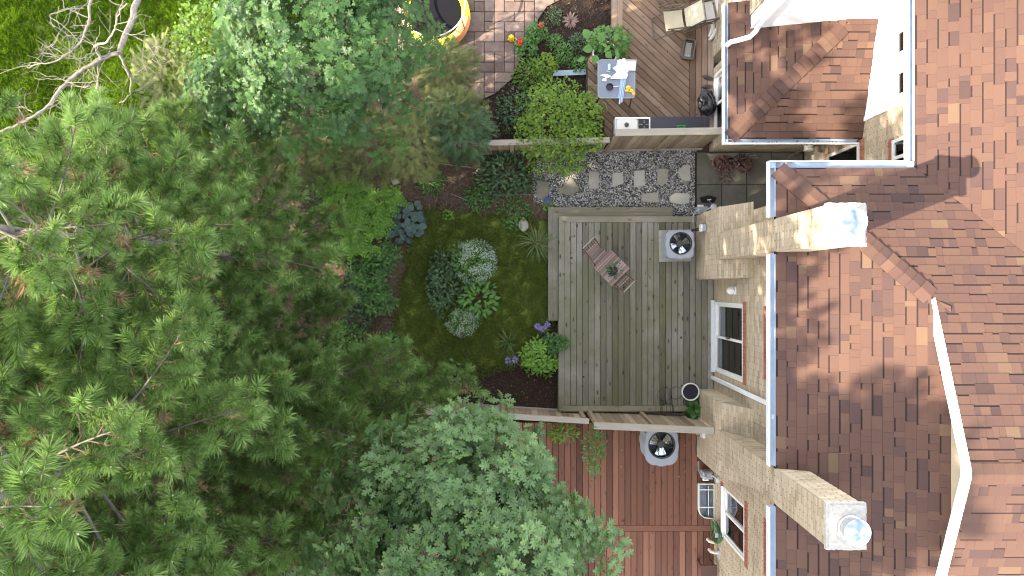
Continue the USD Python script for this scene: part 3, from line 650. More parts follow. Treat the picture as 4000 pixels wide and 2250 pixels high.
# roofs
CAND = {}
def roof_plane(parent, poly, O, d, s, seed, zoff=0.0):
    """Shingled plane: poly in plan, O a point of the eave, d the unit direction up the slope."""
    r = np.random.default_rng(seed)
    d = np.array(d, float); a = np.array([d[1], -d[0]]); O = np.array(O, float)
    P = np.array(poly, float) - O[:2]
    Q = Polygon(np.stack([P @ a, P @ d], 1))
    def lift(uw, h):
        uw = np.asarray(uw, float)
        xy = O[:2] + uw[:, :1] * a + uw[:, 1:2] * d
        return np.c_[xy, O[2] + s * uw[:, 1] + h]
    mb = MB()
    v, f = trimesh.creation.triangulate_polygon(Q, engine='earcut'); f = np.array(f); v = np.array(v)
    cr = np.cross(np.c_[v[f[:, 1]] - v[f[:, 0]], np.zeros(len(f))], np.c_[v[f[:, 2]] - v[f[:, 0]], np.zeros(len(f))])[:, 2]
    f[cr < 0] = f[cr < 0][:, ::-1]
    n = len(v)
    mb.add(np.vstack([lift(v, 0), lift(v, -.10)]), np.vstack([f, f[:, ::-1] + n]), .08)
    ring = np.array(Q.exterior.coords)[:-1]; k = len(ring)
    if Q.exterior.is_ccw is False: ring = ring[::-1]
    i = np.arange(k); j = (i + 1) % k
    mb.add(np.vstack([lift(ring, 0), lift(ring, -.10)]), np.vstack([np.stack([i, k + i, k + j], 1), np.stack([i, k + j, j], 1)]), .08)
    roof = put(parent, 'roof', mb, 'shingle')
    e = .150; u0, w0, u1, w1 = Q.bounds
    for row in range(int((w1 - w0) / e) + 1):
        wa = w0 + row * e; u = u0 - r.uniform(0, .3)
        while u < u1:
            wd = float(r.choice([.10, .14, .18, .22, .28, .33])) + r.uniform(-.015, .015)
            back = .027 if r.random() < .38 else 0.0
            g = sbox(u + .0015, wa + back, u + wd - .0015, wa + e + .004).intersection(Q)
            u += wd
            if g.geom_type != 'Polygon' or g.area < .0012: continue
            c = np.array(g.exterior.coords)[:-1]
            if not g.exterior.is_ccw: c = c[::-1]
            h = .002 + .013 * (1 - (c[:, 1] - wa) / (e + .006)) + zoff
            k = len(c); i = np.arange(k); j = (i + 1) % k
            V = np.vstack([lift(c, h), lift(c, 0.0)])
            fan = np.stack([np.zeros(k - 2, int), np.arange(1, k - 1), np.arange(2, k)], 1)
            F = np.vstack([fan, np.stack([i, k + i, k + j], 1), np.stack([i, k + j, j], 1)])
            tn = float(np.clip(r.choice([.33, .50, .57, .62, .67, .72, .95], p=[.12, .18, .22, .23, .13, .09, .03]) + r.normal(0, .04), 0, 1))
            m = V[:k].mean(0); D = CAMZ - m[2]; px, py = 2000 + m[0] * FPX / D, 1125 - m[1] * FPX / D
            seen = -20 < px < 4020 and -20 < py < 2270
            CAND.setdefault(parent, []).append((g.area / D ** 2 if seen else 0, roof, V, F, tn))
    return roof

def hip_caps(roof, A, B, drop, seed, wd=.15, step=.16, lip=.052):
    """Cap shingles along the hip or ridge from A up to B; drop = fall per metre to either side."""
    r = np.random.default_rng(seed)
    A = np.array(A, float); B = np.array(B, float); L = np.linalg.norm(B - A); t = (B - A) / L
    h = np.array([t[0], t[1], 0]); h /= np.linalg.norm(h); p = np.array([-h[1], h[0], 0])
    n = np.cross(t, p); n = n if n[2] > 0 else -n
    for k in range(int((L - .12) / step)):
        s0, s1 = k * step, min(L, (k + 1) * step + .05)
        V = []
        for s, hh in ((s0, lip), (s1, .016)):
            for q in (-wd, 0, wd): V.append(A + t * s + p * q - np.array([0, 0, abs(q) * drop]) + n * hh)
        for s in (s0, s1):
            for q in (-wd, 0, wd): V.append(A + t * s + p * q - np.array([0, 0, abs(q) * drop]) + n * .004)
        F = np.array([[0, 3, 4], [0, 4, 1], [1, 4, 5], [1, 5, 2], [0, 1, 7], [0, 7, 6], [1, 2, 8], [1, 8, 7], [0, 6, 9], [0, 9, 3], [2, 5, 11], [2, 11, 8]])
        if p @ np.cross(n, t) < 0: F = F[:, ::-1]
        put(roof, 'cap_shingle', MB().add(np.array(V), F[:, ::-1], float(np.clip(r.normal(.58, .16), 0, 1))), 'shingle')

hx = 6.62; hy = Ye - (hx - Xe)
hz = Ze + S * (hx - Xe); XG = 6.82
rn1 = roof_plane(house_c, [(Xe, Ye), (hx, hy), (hx, RY), (11.5, RY), (11.5, 2.014 - 4.75), (11.5, -2.7), (6.75, Ye)][:4] + [(11.42, RY), (6.75, Ye)], (Xe, Ye, Ze), (0, -1), S, 31)
rw1 = roof_plane(house_c, [(Xe, Ye), (Xe, RY), (XG, RY), (XG, hy - .1), (hx, hy)], (Xe, Ye, Ze), (1, 0), S, 32)
rw2 = roof_plane(house_s, [(Xe, RY), (Xe, 2 * RY - Ye), (hx, 2 * RY - hy), (XG, 2 * RY - hy + .1), (XG, RY)], (Xe, RY, Ze), (1, 0), S, 33)
rs1 = roof_plane(house_s, [(hx, RY), (hx, 2 * RY - hy), (Xe, 2 * RY - Ye), (11.5, 2 * RY - Ye), (11.5, RY)], (Xe, 2 * RY - Ye, Ze), (0, 1), S, 34)
VY = lambda x: 2.014 - (x - 6.75)
rn2 = roof_plane(house_n, [(6.75, 2.014), (6.75, 5.2), (11.4, 5.2), (11.4, VY(11.4))], (6.75, 2.014, Ze), (1, 0), S, 35)
hip_caps(rn1, (Xe + .03, Ye - .03, Ze + .012), (hx, hy, hz), S / math.sqrt(2), 36)
hip_caps(rw2, (Xe + .03, 2 * RY - Ye + .03, Ze + .012), (hx, 2 * RY - hy, hz), S / math.sqrt(2), 37)
hip_caps(rs1, (hx, RY, RZ + .005), (11.4, RY, RZ + .005), S, 38, lip=.026)
# the low hipped roof of the north house
Xs, Ys, Zs, Ss = 4.40, 3.03, 2.92, .30
Xt, Yt = 7.13, 5.24
ru = roof_plane(house_n, [(Xs, Ys), (Xs, 5.8), (4.80, 5.8), (4.80, Yt), (Ys + Xt - Ys - .0, Yt)][:4] + [(Xs + (Yt - Ys), Yt)], (Xs, Ys, Zs), (1, 0), Ss, 39)
rv = roof_plane(house_n, [(Xs, Ys), (Xs + (Yt - Ys), Yt), (Xt, Yt), (Xt, Ys)], (Xs, Ys, Zs), (0, 1), Ss, 40)
hip_caps(ru, (Xs + .03, Ys + .03, Zs + .01), (Xs + (Yt - Ys), Yt, Zs + Ss * (Yt - Ys)), Ss / math.sqrt(2), 41)
# every house keeps its 300 largest shingles as parts, the rest as one part
for par, lst in CAND.items():
    lst.sort(key=lambda x: -x[0]); rest = {}
    for k, (sc_, roof, V, F, tn) in enumerate(lst):
        if k < 300: put(roof, 'shingle', MB().add(V, F, tn), 'shingle')
        else: rest.setdefault(roof, MB()).add(V, F, tn)
    for roof, mb in rest.items(): put(roof, 'small_shingles', mb, 'shingle', kind='stuff')

# gable end over the garden side
gz = lambda y: RZ - S * abs(y - RY)
for par, ya, yb in ((house_c, hy, RY), (house_s, RY, 2 * RY - hy)):
    mb = MB(); zb = Ze + S * (XG - Xe)
    y0, y1 = (ya, yb)
    V = np.array([[XG, y0, zb - .1], [XG, y1, zb - .1], [XG, y1, gz(y1) - .02], [XG, y0, gz(y0) - .02]])
    V2 = V + [.05, 0, 0]
    mb.add(np.vstack([V, V2]), np.array([[0, 1, 2], [0, 2, 3], [0, 2, 1], [0, 3, 2]]) if False else np.array([[0, 2, 1], [0, 3, 2], [4, 5, 6], [4, 6, 7]]))
    put(par, 'gable_wall', mb, 'brick_tan')
    rk = MB(); a = np.array([hx - .012, ya, gz(ya) - .095]); b = np.array([hx - .012, yb, gz(yb) - .095])
    rk.beam(a, b, .03, .20); rk.beam(a + [-.016, 0, .085], b + [-.016, 0, .085], .05, .03)
    put(par, 'rake_board', rk, 'white_metal')
    put(par, 'rake_soffit', MB().beam((a + [.115, 0, -.02]), (b + [.115, 0, -.02]), .19, .012), 'white_siding')

put(house_c, 'rake_peak', MB().bb(hx - .046, hx - .002, RY - .05, RY + .05, RZ - .20, RZ - .012), 'white_metal')
def gutter(parent, A, B, out, z, sec=.115):
    """Open white channel from A to B (plan points), out = unit direction away from the house."""
    A = np.array(A, float); B = np.array(B, float); o = np.array(out, float)
    g = MB()
    def strip(off, z0, z1, w):
        a = np.r_[A + o * off, (z0 + z1) / 2]; b = np.r_[B + o * off, (z0 + z1) / 2]; g.beam(a, b, w, z1 - z0)
    strip(sec, z - .12, z, .010); strip(sec - .006, z - .001, z + .008, .022)
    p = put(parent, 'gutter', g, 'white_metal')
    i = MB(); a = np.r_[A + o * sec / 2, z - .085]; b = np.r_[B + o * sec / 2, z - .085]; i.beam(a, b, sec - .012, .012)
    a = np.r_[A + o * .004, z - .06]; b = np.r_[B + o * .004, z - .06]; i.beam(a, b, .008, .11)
    put(p, 'trough', i, 'sky_tint_grey')
    return p
gut = []
for gx_, gy_, gz_, gs_, gp_ in ((Xe - .0575, Ye + .0575, Ze, .117, house_c), (6.6925, Ye + .0575, Ze, .117, house_n), (Xs - .045, Ys - .045, Zs, .092, house_n)):
    put(gp_, 'gutter_corner', MB().bb(gx_ - gs_ / 2, gx_ + gs_ / 2, gy_ - gs_ / 2, gy_ + gs_ / 2, gz_ - .13, gz_ - .03), 'sky_tint_grey')
gutter(house_c, (Xe, Ye + .115), (Xe, 1.20), (-1, 0), Ze - .01); gutter(house_c, (Xe, .57), (Xe, RY), (-1, 0), Ze - .01)
gutter(house_c, (Xe - .115, Ye), (6.64, Ye), (0, 1), Ze - .01)
gutter(house_s, (Xe, RY), (Xe, -2.99), (-1, 0), Ze - .01); gutter(house_s, (Xe, -3.67), (Xe, -7.3), (-1, 0), Ze - .01)
gutter(house_n, (6.75, 2.13), (6.75, 5.2), (-1, 0), Ze - .01)
gutter(house_n, (Xs, Ys - .09), (Xs, 5.8), (-1, 0), Zs - .01, .09); gutter(house_n, (Xs - .09, Ys), (7.05, Ys), (0, -1), Zs - .01, .09)
for par, (x0, x1, y0, y1, zz) in ((house_c, (Xe + .01, XW, RY, Ye - .01, 5.36)), (house_c, (XW, 6.7, 1.57, Ye - .01, 5.36)), (house_s, (Xe + .01, XW, -7.3, RY - .002, 5.36)),
                                  (house_n, (6.76, 7.12, 2.05, 5.2, 5.36)), (house_n, (Xs + .01, 4.8, 3.04, 5.8, 2.80)), (house_n, (4.8, 7.1, 3.04, 3.33, 2.80))):
    put(par, 'soffit', MB().bb(x0, x1, y0, y1, zz, zz + .015), 'white_siding')
# rain pipes
def pipe(parent, pts, r=.04, mat='white_metal', name='downspout'):
    return put(parent, name, MB().tube(pts, r, 10), mat, smooth=50)
put(house_c, 'downspout', MB().beam((XW - .05, -2.14, .30), (XW - .05, -2.17, 5.25), .075, .06, up=(1, 0, 0)).beam((XW - .05, -2.17, 5.25), (Xe - .05, -2.17, 5.40), .075, .06).beam((XW - .05, -2.14, .33), (XW - .16, -2.13, .27), .075, .06), 'white_metal')

# north house walls
nw = put(house_n, 'wall', MB().bb(Xt, Xt + .25, 1.30, 3.42, 0, 5.5), 'mortar')
wn = (1.75, 2.99, 1.35, 2.82); wu = (2.06, 2.75, 4.12, 5.2)
brick_face(nw, (Xt, 3.42, 0), (0, -1, 0), (0, 0, 1), (-1, 0, 0), 1.85, 5.4, rngb, [(3.42 - b, 3.42 - a, c, d) for (a, b, c, d) in (wn, wu, (1.7, 3.04, 2.82, 2.99), (2.0, 2.8, 3.94, 4.12), (1.7, 3.04, 1.17, 1.35))])
for band in ((1.7, 3.04, 2.82, 2.99), (2.0, 2.8, 3.94, 4.12), (1.7, 3.04, 1.17, 1.35)):
    a, b, c, d = band; n = int((b - a) / .075); e = (b - a) / n
    for k in range(n): put(nw, 'sill_brick', MB().add(*rect_bricks([(a + k * e + .004, a + (k + 1) * e - .004, c + .003, d - .003)], (Xt, 0, 0), (0, 1, 0), (0, 0, 1), (-1, 0, 0), .016, np.array([rngb.uniform(.3, .7)]))), 'brick_red')
for hole in (wn, wu):
    a, b, c, d = hole
    mb = MB(); fw = .06; x0, x1 = Xt - .025, Xt - .010
    for (p, q, r0, r1) in ((a, b, c, c + fw), (a, b, d - fw, d), (a, a + fw, c + fw, d - fw), (b - fw, b, c + fw, d - fw), ((a + b) / 2 - .03, (a + b) / 2 + .03, c + fw, d - fw)): mb.bb(x0 - .02, x1, p, q, r0, r1)
    f = put(house_n, 'window', mb, 'white_paint')
    put(f, 'interior', MB().bb(Xt - .009, Xt - .004, a, b, c, d), 'interior')
    put(f, 'pane', MB().bb(Xt - .020, Xt - .014, a + fw, (a + b) / 2 - .03, c + fw, d - fw), 'pane'); put(f, 'pane', MB().bb(Xt - .020, Xt - .014, (a + b) / 2 + .03, b - fw, c + fw, d - fw), 'pane')
# white siding, upper storey (west and south faces), with laps
def siding(parent, O, u, n, L, z0, z1, holes=()):
    O = np.array(O, float); u = np.array(u, float); n = np.array(n, float)
    h = .2
    for k in range(int(math.ceil((z1 - z0) / h))):
        a, b = z0 + k * h, min(z1, z0 + (k + 1) * h + .015)
        spans = [(0, L)]
        for (s, e, c, d) in holes:
            if b > c and a < d: spans = [x for (p, q) in spans for x in ((p, min(q, s)), (max(p, e), q)) if x[1] - x[0] > .02]
        for (p, q) in spans:
            V = np.array([O + u * p + n * .014 + [0, 0, a], O + u * q + n * .014 + [0, 0, a], O + u * q + n * .003 + [0, 0, b], O + u * p + n * .003 + [0, 0, b],
                          O + u * p + [0, 0, a], O + u * q + [0, 0, a], O + u * q + [0, 0, b], O + u * p + [0, 0, b]])
            F = np.array([[0, 1, 2], [0, 2, 3], [4, 5, 1], [4, 1, 0], [5, 6, 2], [5, 2, 1], [7, 4, 0], [7, 0, 3]])
            if np.cross(u, [0, 0, 1]) @ n < 0: F = F[:, ::-1]
            put(parent, 'siding_board', MB().add(V, F), 'white_siding')
uw = put(house_n, 'wall', MB().bb(Xt - .01, Xt + .25, 3.42, Yt + .25, 2.6, 5.5).bb(4.82, Xt - .012, Yt, Yt + .25, 2.6, 5.6), 'white_siding')
slots = [(4.31, 4.66, 4.35, 5.05), (3.55, 3.92, 4.35, 5.05)]
siding(uw, (Xt - .01, Yt, 0), (0, -1, 0), (-1, 0, 0), Yt - 3.42, 3.0, 5.45, [(Yt - b, Yt - a, c, d) for (a, b, c, d) in slots])
siding(uw, (4.80, Yt, 0), (1, 0, 0), (0, -1, 0), Xt - .012 - 4.80, 2.9, 5.6)
for (a, b, c, d) in slots:
    f = put(house_n, 'window', MB().bb(Xt - .05, Xt - .012, a - .03, b + .03, c - .03, c).bb(Xt - .05, Xt - .012, a - .03, b + .03, d, d + .03).bb(Xt - .05, Xt - .012, a - .03, a, c, d).bb(Xt - .05, Xt - .012, b, b + .03, c, d), 'white_paint')
    put(f, 'interior', MB().bb(Xt - .014, Xt - .0105, a, b, c, d), 'interior'); put(f, 'pane', MB().bb(Xt - .034, Xt - .028, a, b, c, d), 'pane')
put(house_n, 'corner_trim', MB().bb(Xt - .035, Xt - .011, 3.36, 3.44, 3.0, 5.45), 'white_metal')
bw = put(house_n, 'wall', MB().bb(4.80, 5.05, Yt + .26, 8.5, 0, 5.6), 'mortar')
brick_face(bw, (4.80, 8.5, 0), (0, -1, 0), (0, 0, 1), (-1, 0, 0), 3.0, 5.5, rngb)
put(house_n, 'upper_roof', MB().add(np.array([[4.4, 5.1, 5.62], [4.4, 8.8, 5.62], [9, 8.8, 7.2], [9, 5.1, 7.2], [4.4, 5.1, 5.52], [4.4, 8.8, 5.52], [9, 8.8, 7.1], [9, 5.1, 7.1]]), BOXF[:, ::-1], .55), 'shingle')
dn = (3.62, 5.05, .42, 2.45)
lw = put(house_n, 'wall', MB().bb(4.82, 5.05, 3.33, dn[0], 0, 2.8).bb(4.82, 5.05, dn[1], Yt, 0, 2.8).bb(4.82, 5.05, dn[0], dn[1], 0, dn[2]).bb(4.82, 5.05, dn[0], dn[1], dn[3], 2.8).bb(5.05, Xt, 3.34, 3.55, 0, 2.8), 'mortar')
brick_face(lw, (4.82, Yt, 0), (0, -1, 0), (0, 0, 1), (-1, 0, 0), Yt - 3.33, 2.78, rngb, [(Yt - dn[1], Yt - dn[0], dn[2], dn[3])])
brick_face(lw, (4.83, 3.33, 0), (1, 0, 0), (0, 0, 1), (0, -1, 0), 2.28, 2.78, rngb)
window_unit(house_n, dn, [(0, .52, 0), (.48, 1, .04)], X=4.82, name='patio_door')
# pipe that crosses the low roof from the upper storey
put(house_n, 'downspout', MB().tube([(4.86, 5.19, 4.9), (4.86, 5.17, 3.45), (4.84, 5.10, 3.25), (4.76, 5.02, 3.17), (4.52, 4.98, 3.06), (4.42, 4.97, 3.02), (4.36, 4.93, 2.93)], .052, 10), 'white_metal', smooth=50)

# ------------------------------------------------------------ decks and fences
rngd = np.random.default_rng(7)
def board(parent, name, c, s, mat, rz=0.0, tone=None, b=.004):
    put(parent, name, MB().bev(c, s, b, rz, float(np.clip(rngd.normal(.5, .22), 0, 1)) if tone is None else tone), mat)

DZ = .35; G = .00612
dk = thing('deck', 'weathered grey wooden deck of upright boards behind the middle house', 'deck', (3, -.6, 0))
X0, X1, Y0, Y1 = 1.115, XW - .012, -2.955, 1.715
put(dk, 'joists', MB().bb(X0 + .02, 4.40, Y0 + .02, Y1 - .02, 0.0, DZ - .045), 'pot_soil')
put(dk, 'joists', MB().bb(4.40, X1, -2.42, .20, 0.0, DZ - .045), 'pot_soil')
fz = DZ - .019
def frame_board(pts, mat):
    put(dk, 'border_board', MB().poly(pts, DZ - .038, DZ - .003, .5 + rngd.uniform(-.1, .1)).poly(Polygon(pts).buffer(-.004), DZ - .0035, DZ, .5 + rngd.uniform(-.1, .1)), mat)
bw_ = .14
frame_board([(X0, Y0), (X0 + bw_, Y0 + bw_), (X0 + bw_, Y1 - bw_), (X0, Y1)], 'deck_grey')
frame_board([(X0 + .003, Y1), (X0 + bw_ + .003, Y1 - bw_), (4.40, Y1 - bw_), (4.40, Y1)], 'deck_grey_x')
frame_board([(X0 + .003, Y0), (2.55, Y0), (2.55, Y0 + bw_), (X0 + bw_ + .003, Y0 + bw_)], 'deck_grey_x')
frame_board([(2.555, Y0), (3.42, Y0), (3.42, Y0 + bw_), (2.555, Y0 + bw_)], 'deck_grey_x')
frame_board([(3.425, Y0), (4.40, Y0), (4.40, Y0 + bw_), (3.425, Y0 + bw_)], 'deck_grey_x')
x = X0 + bw_ + .004; pitch = .1427
while x + .1 < X1:
    w = min(.1315, X1 - x)
    ya, yb = (Y0 + bw_ + .004, Y1 - bw_ - .004)
    if x + w > 4.40: ya, yb = -2.425, .205
    # some boards are butted from two lengths
    board(dk, 'deck_board', (x + w / 2, (ya + yb) / 2, fz), (w, yb - ya, .038), 'deck_grey')
    x += pitch
# step along two sides
SZ = .175
put(dk, 'step_frame', MB().bb(.88, 1.11, -.78, 1.94, 0, SZ - .045).bb(1.12, 3.88, 1.725, 1.94, 0, SZ - .045), 'pot_soil')
for k in range(2):
    xs = .872 + k * .122; ye = 1.952 - k * .122
    put(dk, 'step_board', MB().poly([(xs, -.79), (xs + .118, -.79), (xs + .118, ye - .119), (xs, ye - .001)], SZ - .038, SZ, .5 + rngd.uniform(-.15, .15)), 'deck_grey')
    put(dk, 'step_board', MB().poly([(xs + .001, ye), (xs + .119, ye - .118), (3.885, ye - .118), (3.885, ye)], SZ - .038, SZ, .45 + rngd.uniform(-.15, .15)), 'deck_grey_x')
put(dk, 'fascia_board', MB().bb(X0 - .004, X0 + .018, Y0, -.80, 0.02, DZ - .04), 'deck_grey')

# upper deck of the north house: diagonal boards in an outline, straight boards along the wall
ud = thing('deck', 'brown wooden deck with diagonal boards beside the low hipped roof', 'deck', (3.4, 4.9, 0))
UZ = .36
uo = Polygon([tuple(W(px, py, UZ)[:2]) for px, py in [(2432, -160), (2432, 112), (2296, 232), (2296, 392), (2362, 466), (2362, 552), (2693, 552), (2693, -160)]])
ub = Polygon([tuple(W(px, py, UZ)[:2]) for px, py in [(2389, -160), (2389, 115), (2290, 228), (2290, 396), (2357, 468), (2357, 556), (2789, 556), (2789, -160)]])
put(ud, 'joists', MB().poly(ub.buffer(-.02), 0, UZ - .045), 'pot_soil')
ang = math.radians(-43)
ca, sa = math.cos(ang), math.sin(ang)
cx, cy = uo.centroid.x, uo.centroid.y
for k in range(-32, 33):
    o = k * .1445
    strip = affinity.translate(affinity.rotate(sbox(-6, o, 6, o + .132), math.degrees(ang), origin=(0, 0)), cx, cy)
    g = strip.intersection(uo)
    for q in getattr(g, 'geoms', [g]):
        if q.geom_type == 'Polygon' and q.area > .004:
            tn = float(np.clip(rngd.normal(.5, .16), 0, 1))
            put(ud, 'deck_board', MB().poly(q, UZ - .038, UZ - .003, tn).poly(q.buffer(-.003), UZ - .0035, UZ, tn), 'deck_brown')
xs = uo.bounds[2] + .008
while xs < XW - .06:
    board(ud, 'deck_board', (xs + .07, (W(0, -160, UZ)[1] + W(0, 552, UZ)[1]) / 2, UZ - .019), (.133, W(0, -160, UZ)[1] - W(0, 552, UZ)[1], .038), 'deck_brown_y'); xs += .1445
for k in range(2):
    xb = W(2389, 0, UZ)[0] + k * .134
    board(ud, 'border_board', (xb + .065, (W(0, -160, UZ)[1] + W(0, 108, UZ)[1]) / 2, UZ - .019), (.128, W(0, -160, UZ)[1] - W(0, 108, UZ)[1], .038), 'deck_brown_y', tone=.6)

# red deck of the south house
rd = thing('deck', 'reddish brown stained deck under the oak tree at the bottom of the photo', 'deck', (2.5, -5, 0))
put(rd, 'joists', MB().bb(-1.9, XW - .02, -7.4, -3.24, 0, DZ - .045), 'pot_soil')
yd0, yd1 = W(0, 2052, DZ)[1], W(0, 2076, DZ)[1]
x = -1.92
while x < XW - .1:
    for (ya, yb) in ((yd0 + .004, -3.22), (-7.4, yd1 - .004)):
        board(rd, 'deck_board', (x + .069, (ya + yb) / 2, fz), (.1325, yb - ya, .038), 'deck_red')
    x += .1445
board(rd, 'divider_board', (1.45, (yd0 + yd1) / 2, fz), (6.7, yd0 - yd1 - .004, .038), 'deck_red_x', tone=.5)

def fence(label, p0, p1, z0, z1, cap=.14, posts=None, bw=.14, group=None, face=1, kindname='wooden_fence', rails=True):
    """Board fence from p0 to p1 (plan), face = side (left +1 / right -1) that shows the boards."""
    p0 = np.array(p0, float); p1 = np.array(p1, float); L = np.linalg.norm(p1 - p0); d = (p1 - p0) / L; n = np.array([-d[1], d[0]]) * face
    rz = math.atan2(d[1], d[0])
    t = thing(kindname, label, 'fence', (*((p0 + p1) / 2), 0), group=group)
    k = max(1, int(L / bw)); e = L / k
    for i in range(k):
        c = p0 + d * (i + .5) * e + n * rngd.uniform(-.002, .002)
        tn = float(np.clip(rngd.normal(.5, .2), 0, 1))
        put(t, 'board', MB().box((*c, (z0 + z1 - .09) / 2), (e - .006, .019, z1 - .09 - z0), rz, tn), 'fence_wood')
    m = (p0 + p1) / 2
    for zz in (z0 + .06, z1 - .11):
        c = m + n * .03
        put(t, 'rail', MB().box((*c, zz), (L, .036, .085), rz, .6), 'fence_cap')
    c = m - n * .002
    put(t, 'cap_board', MB().bev((*c, z1 - .019), (L + .03, cap, .038), .005, rz, .6), 'fence_cap')
    for s in (posts or (0, L)):
        c = p0 + d * s + n * .035
        put(t, 'post', MB().bev((*c, (z0 + z1 - .04) / 2), (.089, .089, z1 - .04 - z0), .006, rz, .55), 'fence_wood')
    return t
fence('tall wooden privacy screen behind the dark outdoor counter', (2.26, 3.37), (4.62, 3.41), .0, 1.96, cap=.15, face=-1, posts=(.04, 1.2))
fence('low wooden fence half hidden under cedar bushes, left of the tall screen', (-1.9, 3.26), (2.20, 3.36), .0, 1.25, cap=.12, face=-1, posts=(.05, 1.9, 3.9))
fence('tall wooden privacy screen between the grey deck and the red deck', (1.80, -2.99), (4.38, -3.10), .0, 1.93, cap=.15, face=1, posts=(.04, 1.3))
fence('low wooden fence between the dark planting bed and the lower oak tree', (-4.2, -2.68), (1.74, -3.03), .0, 1.20, cap=.12, face=1, posts=(.05, 2.0, 4.0, 5.85))

# ------------------------------------------------------------ things on the grey deck
def ac_unit(label, cxy, w, h, z0, hgt, rad, fan_r, fan_off, blades, pad, group='air conditioners behind the houses', seed=0, tw=0.0):
    t = thing('air_conditioner', label, 'air conditioner', (*cxy, z0), group=group)
    P = affinity.rotate(rr(w, h, rad, 6), tw)
    # sides bow out a little
    P = P.union(affinity.rotate(affinity.scale(Point(0, 0).buffer(.5, 32), w * 1.06, h * .86), tw)).union(affinity.rotate(affinity.scale(Point(0, 0).buffer(.5, 32), w * .86, h * 1.06), tw))
    P = affinity.translate(P, *cxy)
    B = P.buffer(-.035)
    f = (cxy[0] + fan_off[0], cxy[1] + fan_off[1])
    hole = Point(f).buffer(fan_r, 32)
    put(t, 'cabinet', MB().poly(B.difference(B.buffer(-.02)), z0, z0 + hgt - .07), 'unit_beige')
    lv = MB()
    for k in range(12): zz = z0 + .06 + k * (hgt - .16) / 12; lv.poly(B.buffer(.006).difference(B.buffer(-.01)), zz, zz + .018)
    put(t, 'louvres', lv, 'unit_grey')
    top = MB(); top.poly(P.difference(hole), z0 + hgt - .07, z0 + hgt - .02); top.poly(P.buffer(-.018).difference(hole), z0 + hgt - .0205, z0 + hgt - .004); top.poly(P.buffer(-.05).difference(hole.buffer(.012)), z0 + hgt - .0045, z0 + hgt)
    put(t, 'top_panel', top, 'unit_grey')
    put(t, 'fan_well', MB().lathe([(0, -.30), (fan_r + .002, -.30), (fan_r + .002, -.03)], (*f, z0 + hgt), 32).tri(trimesh.creation.annulus(fan_r - .012, fan_r + .014, .012, sections=40, transform=trimesh.transformations.translation_matrix((*f, z0 + hgt + .003)))), 'black_plastic')
    zf = z0 + hgt - .13
    for k in range(blades):
        a0 = seed + k * 2 * math.pi / blades; half = math.pi / blades * .58
        V = []
        for r_ in (.055, fan_r * .5, fan_r * .93):
            hw = half * (1.15 if r_ < .1 else .9 if r_ < fan_r * .6 else .85)
            for i, q in enumerate((-1, -.33, .33, 1)):
                aa = a0 + q * hw
                V.append((f[0] + r_ * math.cos(aa), f[1] + r_ * math.sin(aa), zf + q * .022 + .008 * (1 - q * q)))
        V = np.array(V); F = []
        for i in range(2):
            for j in range(3): F.append([i * 4 + j, (i + 1) * 4 + j, (i + 1) * 4 + j + 1, i * 4 + j + 1])
        F = np.array(F)
        put(t, 'fan_blade', MB().add(V, F).add(V - [0, 0, .003], F[:, ::-1]), 'fan_blade')
    put(t, 'fan_hub', MB().lathe([(.085, -.06), (.085, .03), (.07, .045), (0, .05)], (*f, zf), 24), 'dark_metal', smooth=40)
    g = MB()
    for rr_ in np.linspace(.10, fan_r - .02, 5): g.ring((*f, z0 + hgt - .008), rr_, .0018, 36, 4)
    for k in range(6):
        a = seed + .3 + k * math.pi / 3; g.tube([(f[0] + .05 * math.cos(a), f[1] + .05 * math.sin(a), z0 + hgt - .006), (f[0] + (fan_r + .02) * math.cos(a), f[1] + (fan_r + .02) * math.sin(a), z0 + hgt + .006)], .004, 4)
    put(t, 'guard', g, 'dark_metal')
    return t
pd = Polygon([tuple(W(px, py, DZ + .05)[:2]) for px, py in [(2573, 899), (2700, 896), (2701, 1020), (2576, 1023)]])
solo('equipment_pad', MB().poly(pd, DZ + .001, DZ + .045).poly(pd.buffer(-.01), DZ + .0445, DZ + .05), 'flagstone', 'square grey pad under the air conditioner on the grey deck', 'pad')
ac_unit('grey air conditioner with a four bladed fan on the grey deck', (3.84, .995), .63, .64, DZ + .05, .74, .12, .245, (.012, .025), 4, None, seed=.35)
ac_unit('larger grey air conditioner with a three bladed fan on the red deck', (3.40, -3.60), .74, .86, DZ, .88, .22, .295, (0, .03), 3, None, seed=-math.pi / 2)

# bistro set
D45 = math.radians(-45)
def loc2(c, fx, fy):  # local x along the set's axis (towards the lower right), y across
    return np.array([c[0] + fx * math.cos(D45) - fy * math.sin(D45), c[1] + fx * math.sin(D45) + fy * math.cos(D45)])
tc_ = W(2389, 1047, DZ + .72)[:2]
bt = thing('bistro_table', 'small slatted wooden table between two folding chairs on the grey deck', 'table', (*tc_, DZ))
ns = 11; e = .60 / ns
for k in range(ns):
    wk = e - .008
    p = loc2(tc_, -.30 + (k + .5) * e, 0)
    put(bt, 'slat', MB().bev((*p, DZ + .71), (wk, .58, .02), .003, D45, float(np.clip(rngd.normal(.55, .2), 0, 1))), 'bistro_wood')
for s in (-1, 1):
    a, b = loc2(tc_, -.28, .24 * s), loc2(tc_, .28, .24 * s)
    put(bt, 'batten', MB().beam((*a, DZ + .685), (*b, DZ + .685), .03, .028), 'bistro_dark')
    for q in (-1, 1):
        a, b = loc2(tc_, .24 * q, .22 * s), loc2(tc_, -.22 * q, .22 * s)
        put(bt, 'leg', MB().beam((*a, DZ), (*b, DZ + .67), .025, .04), 'bistro_dark')
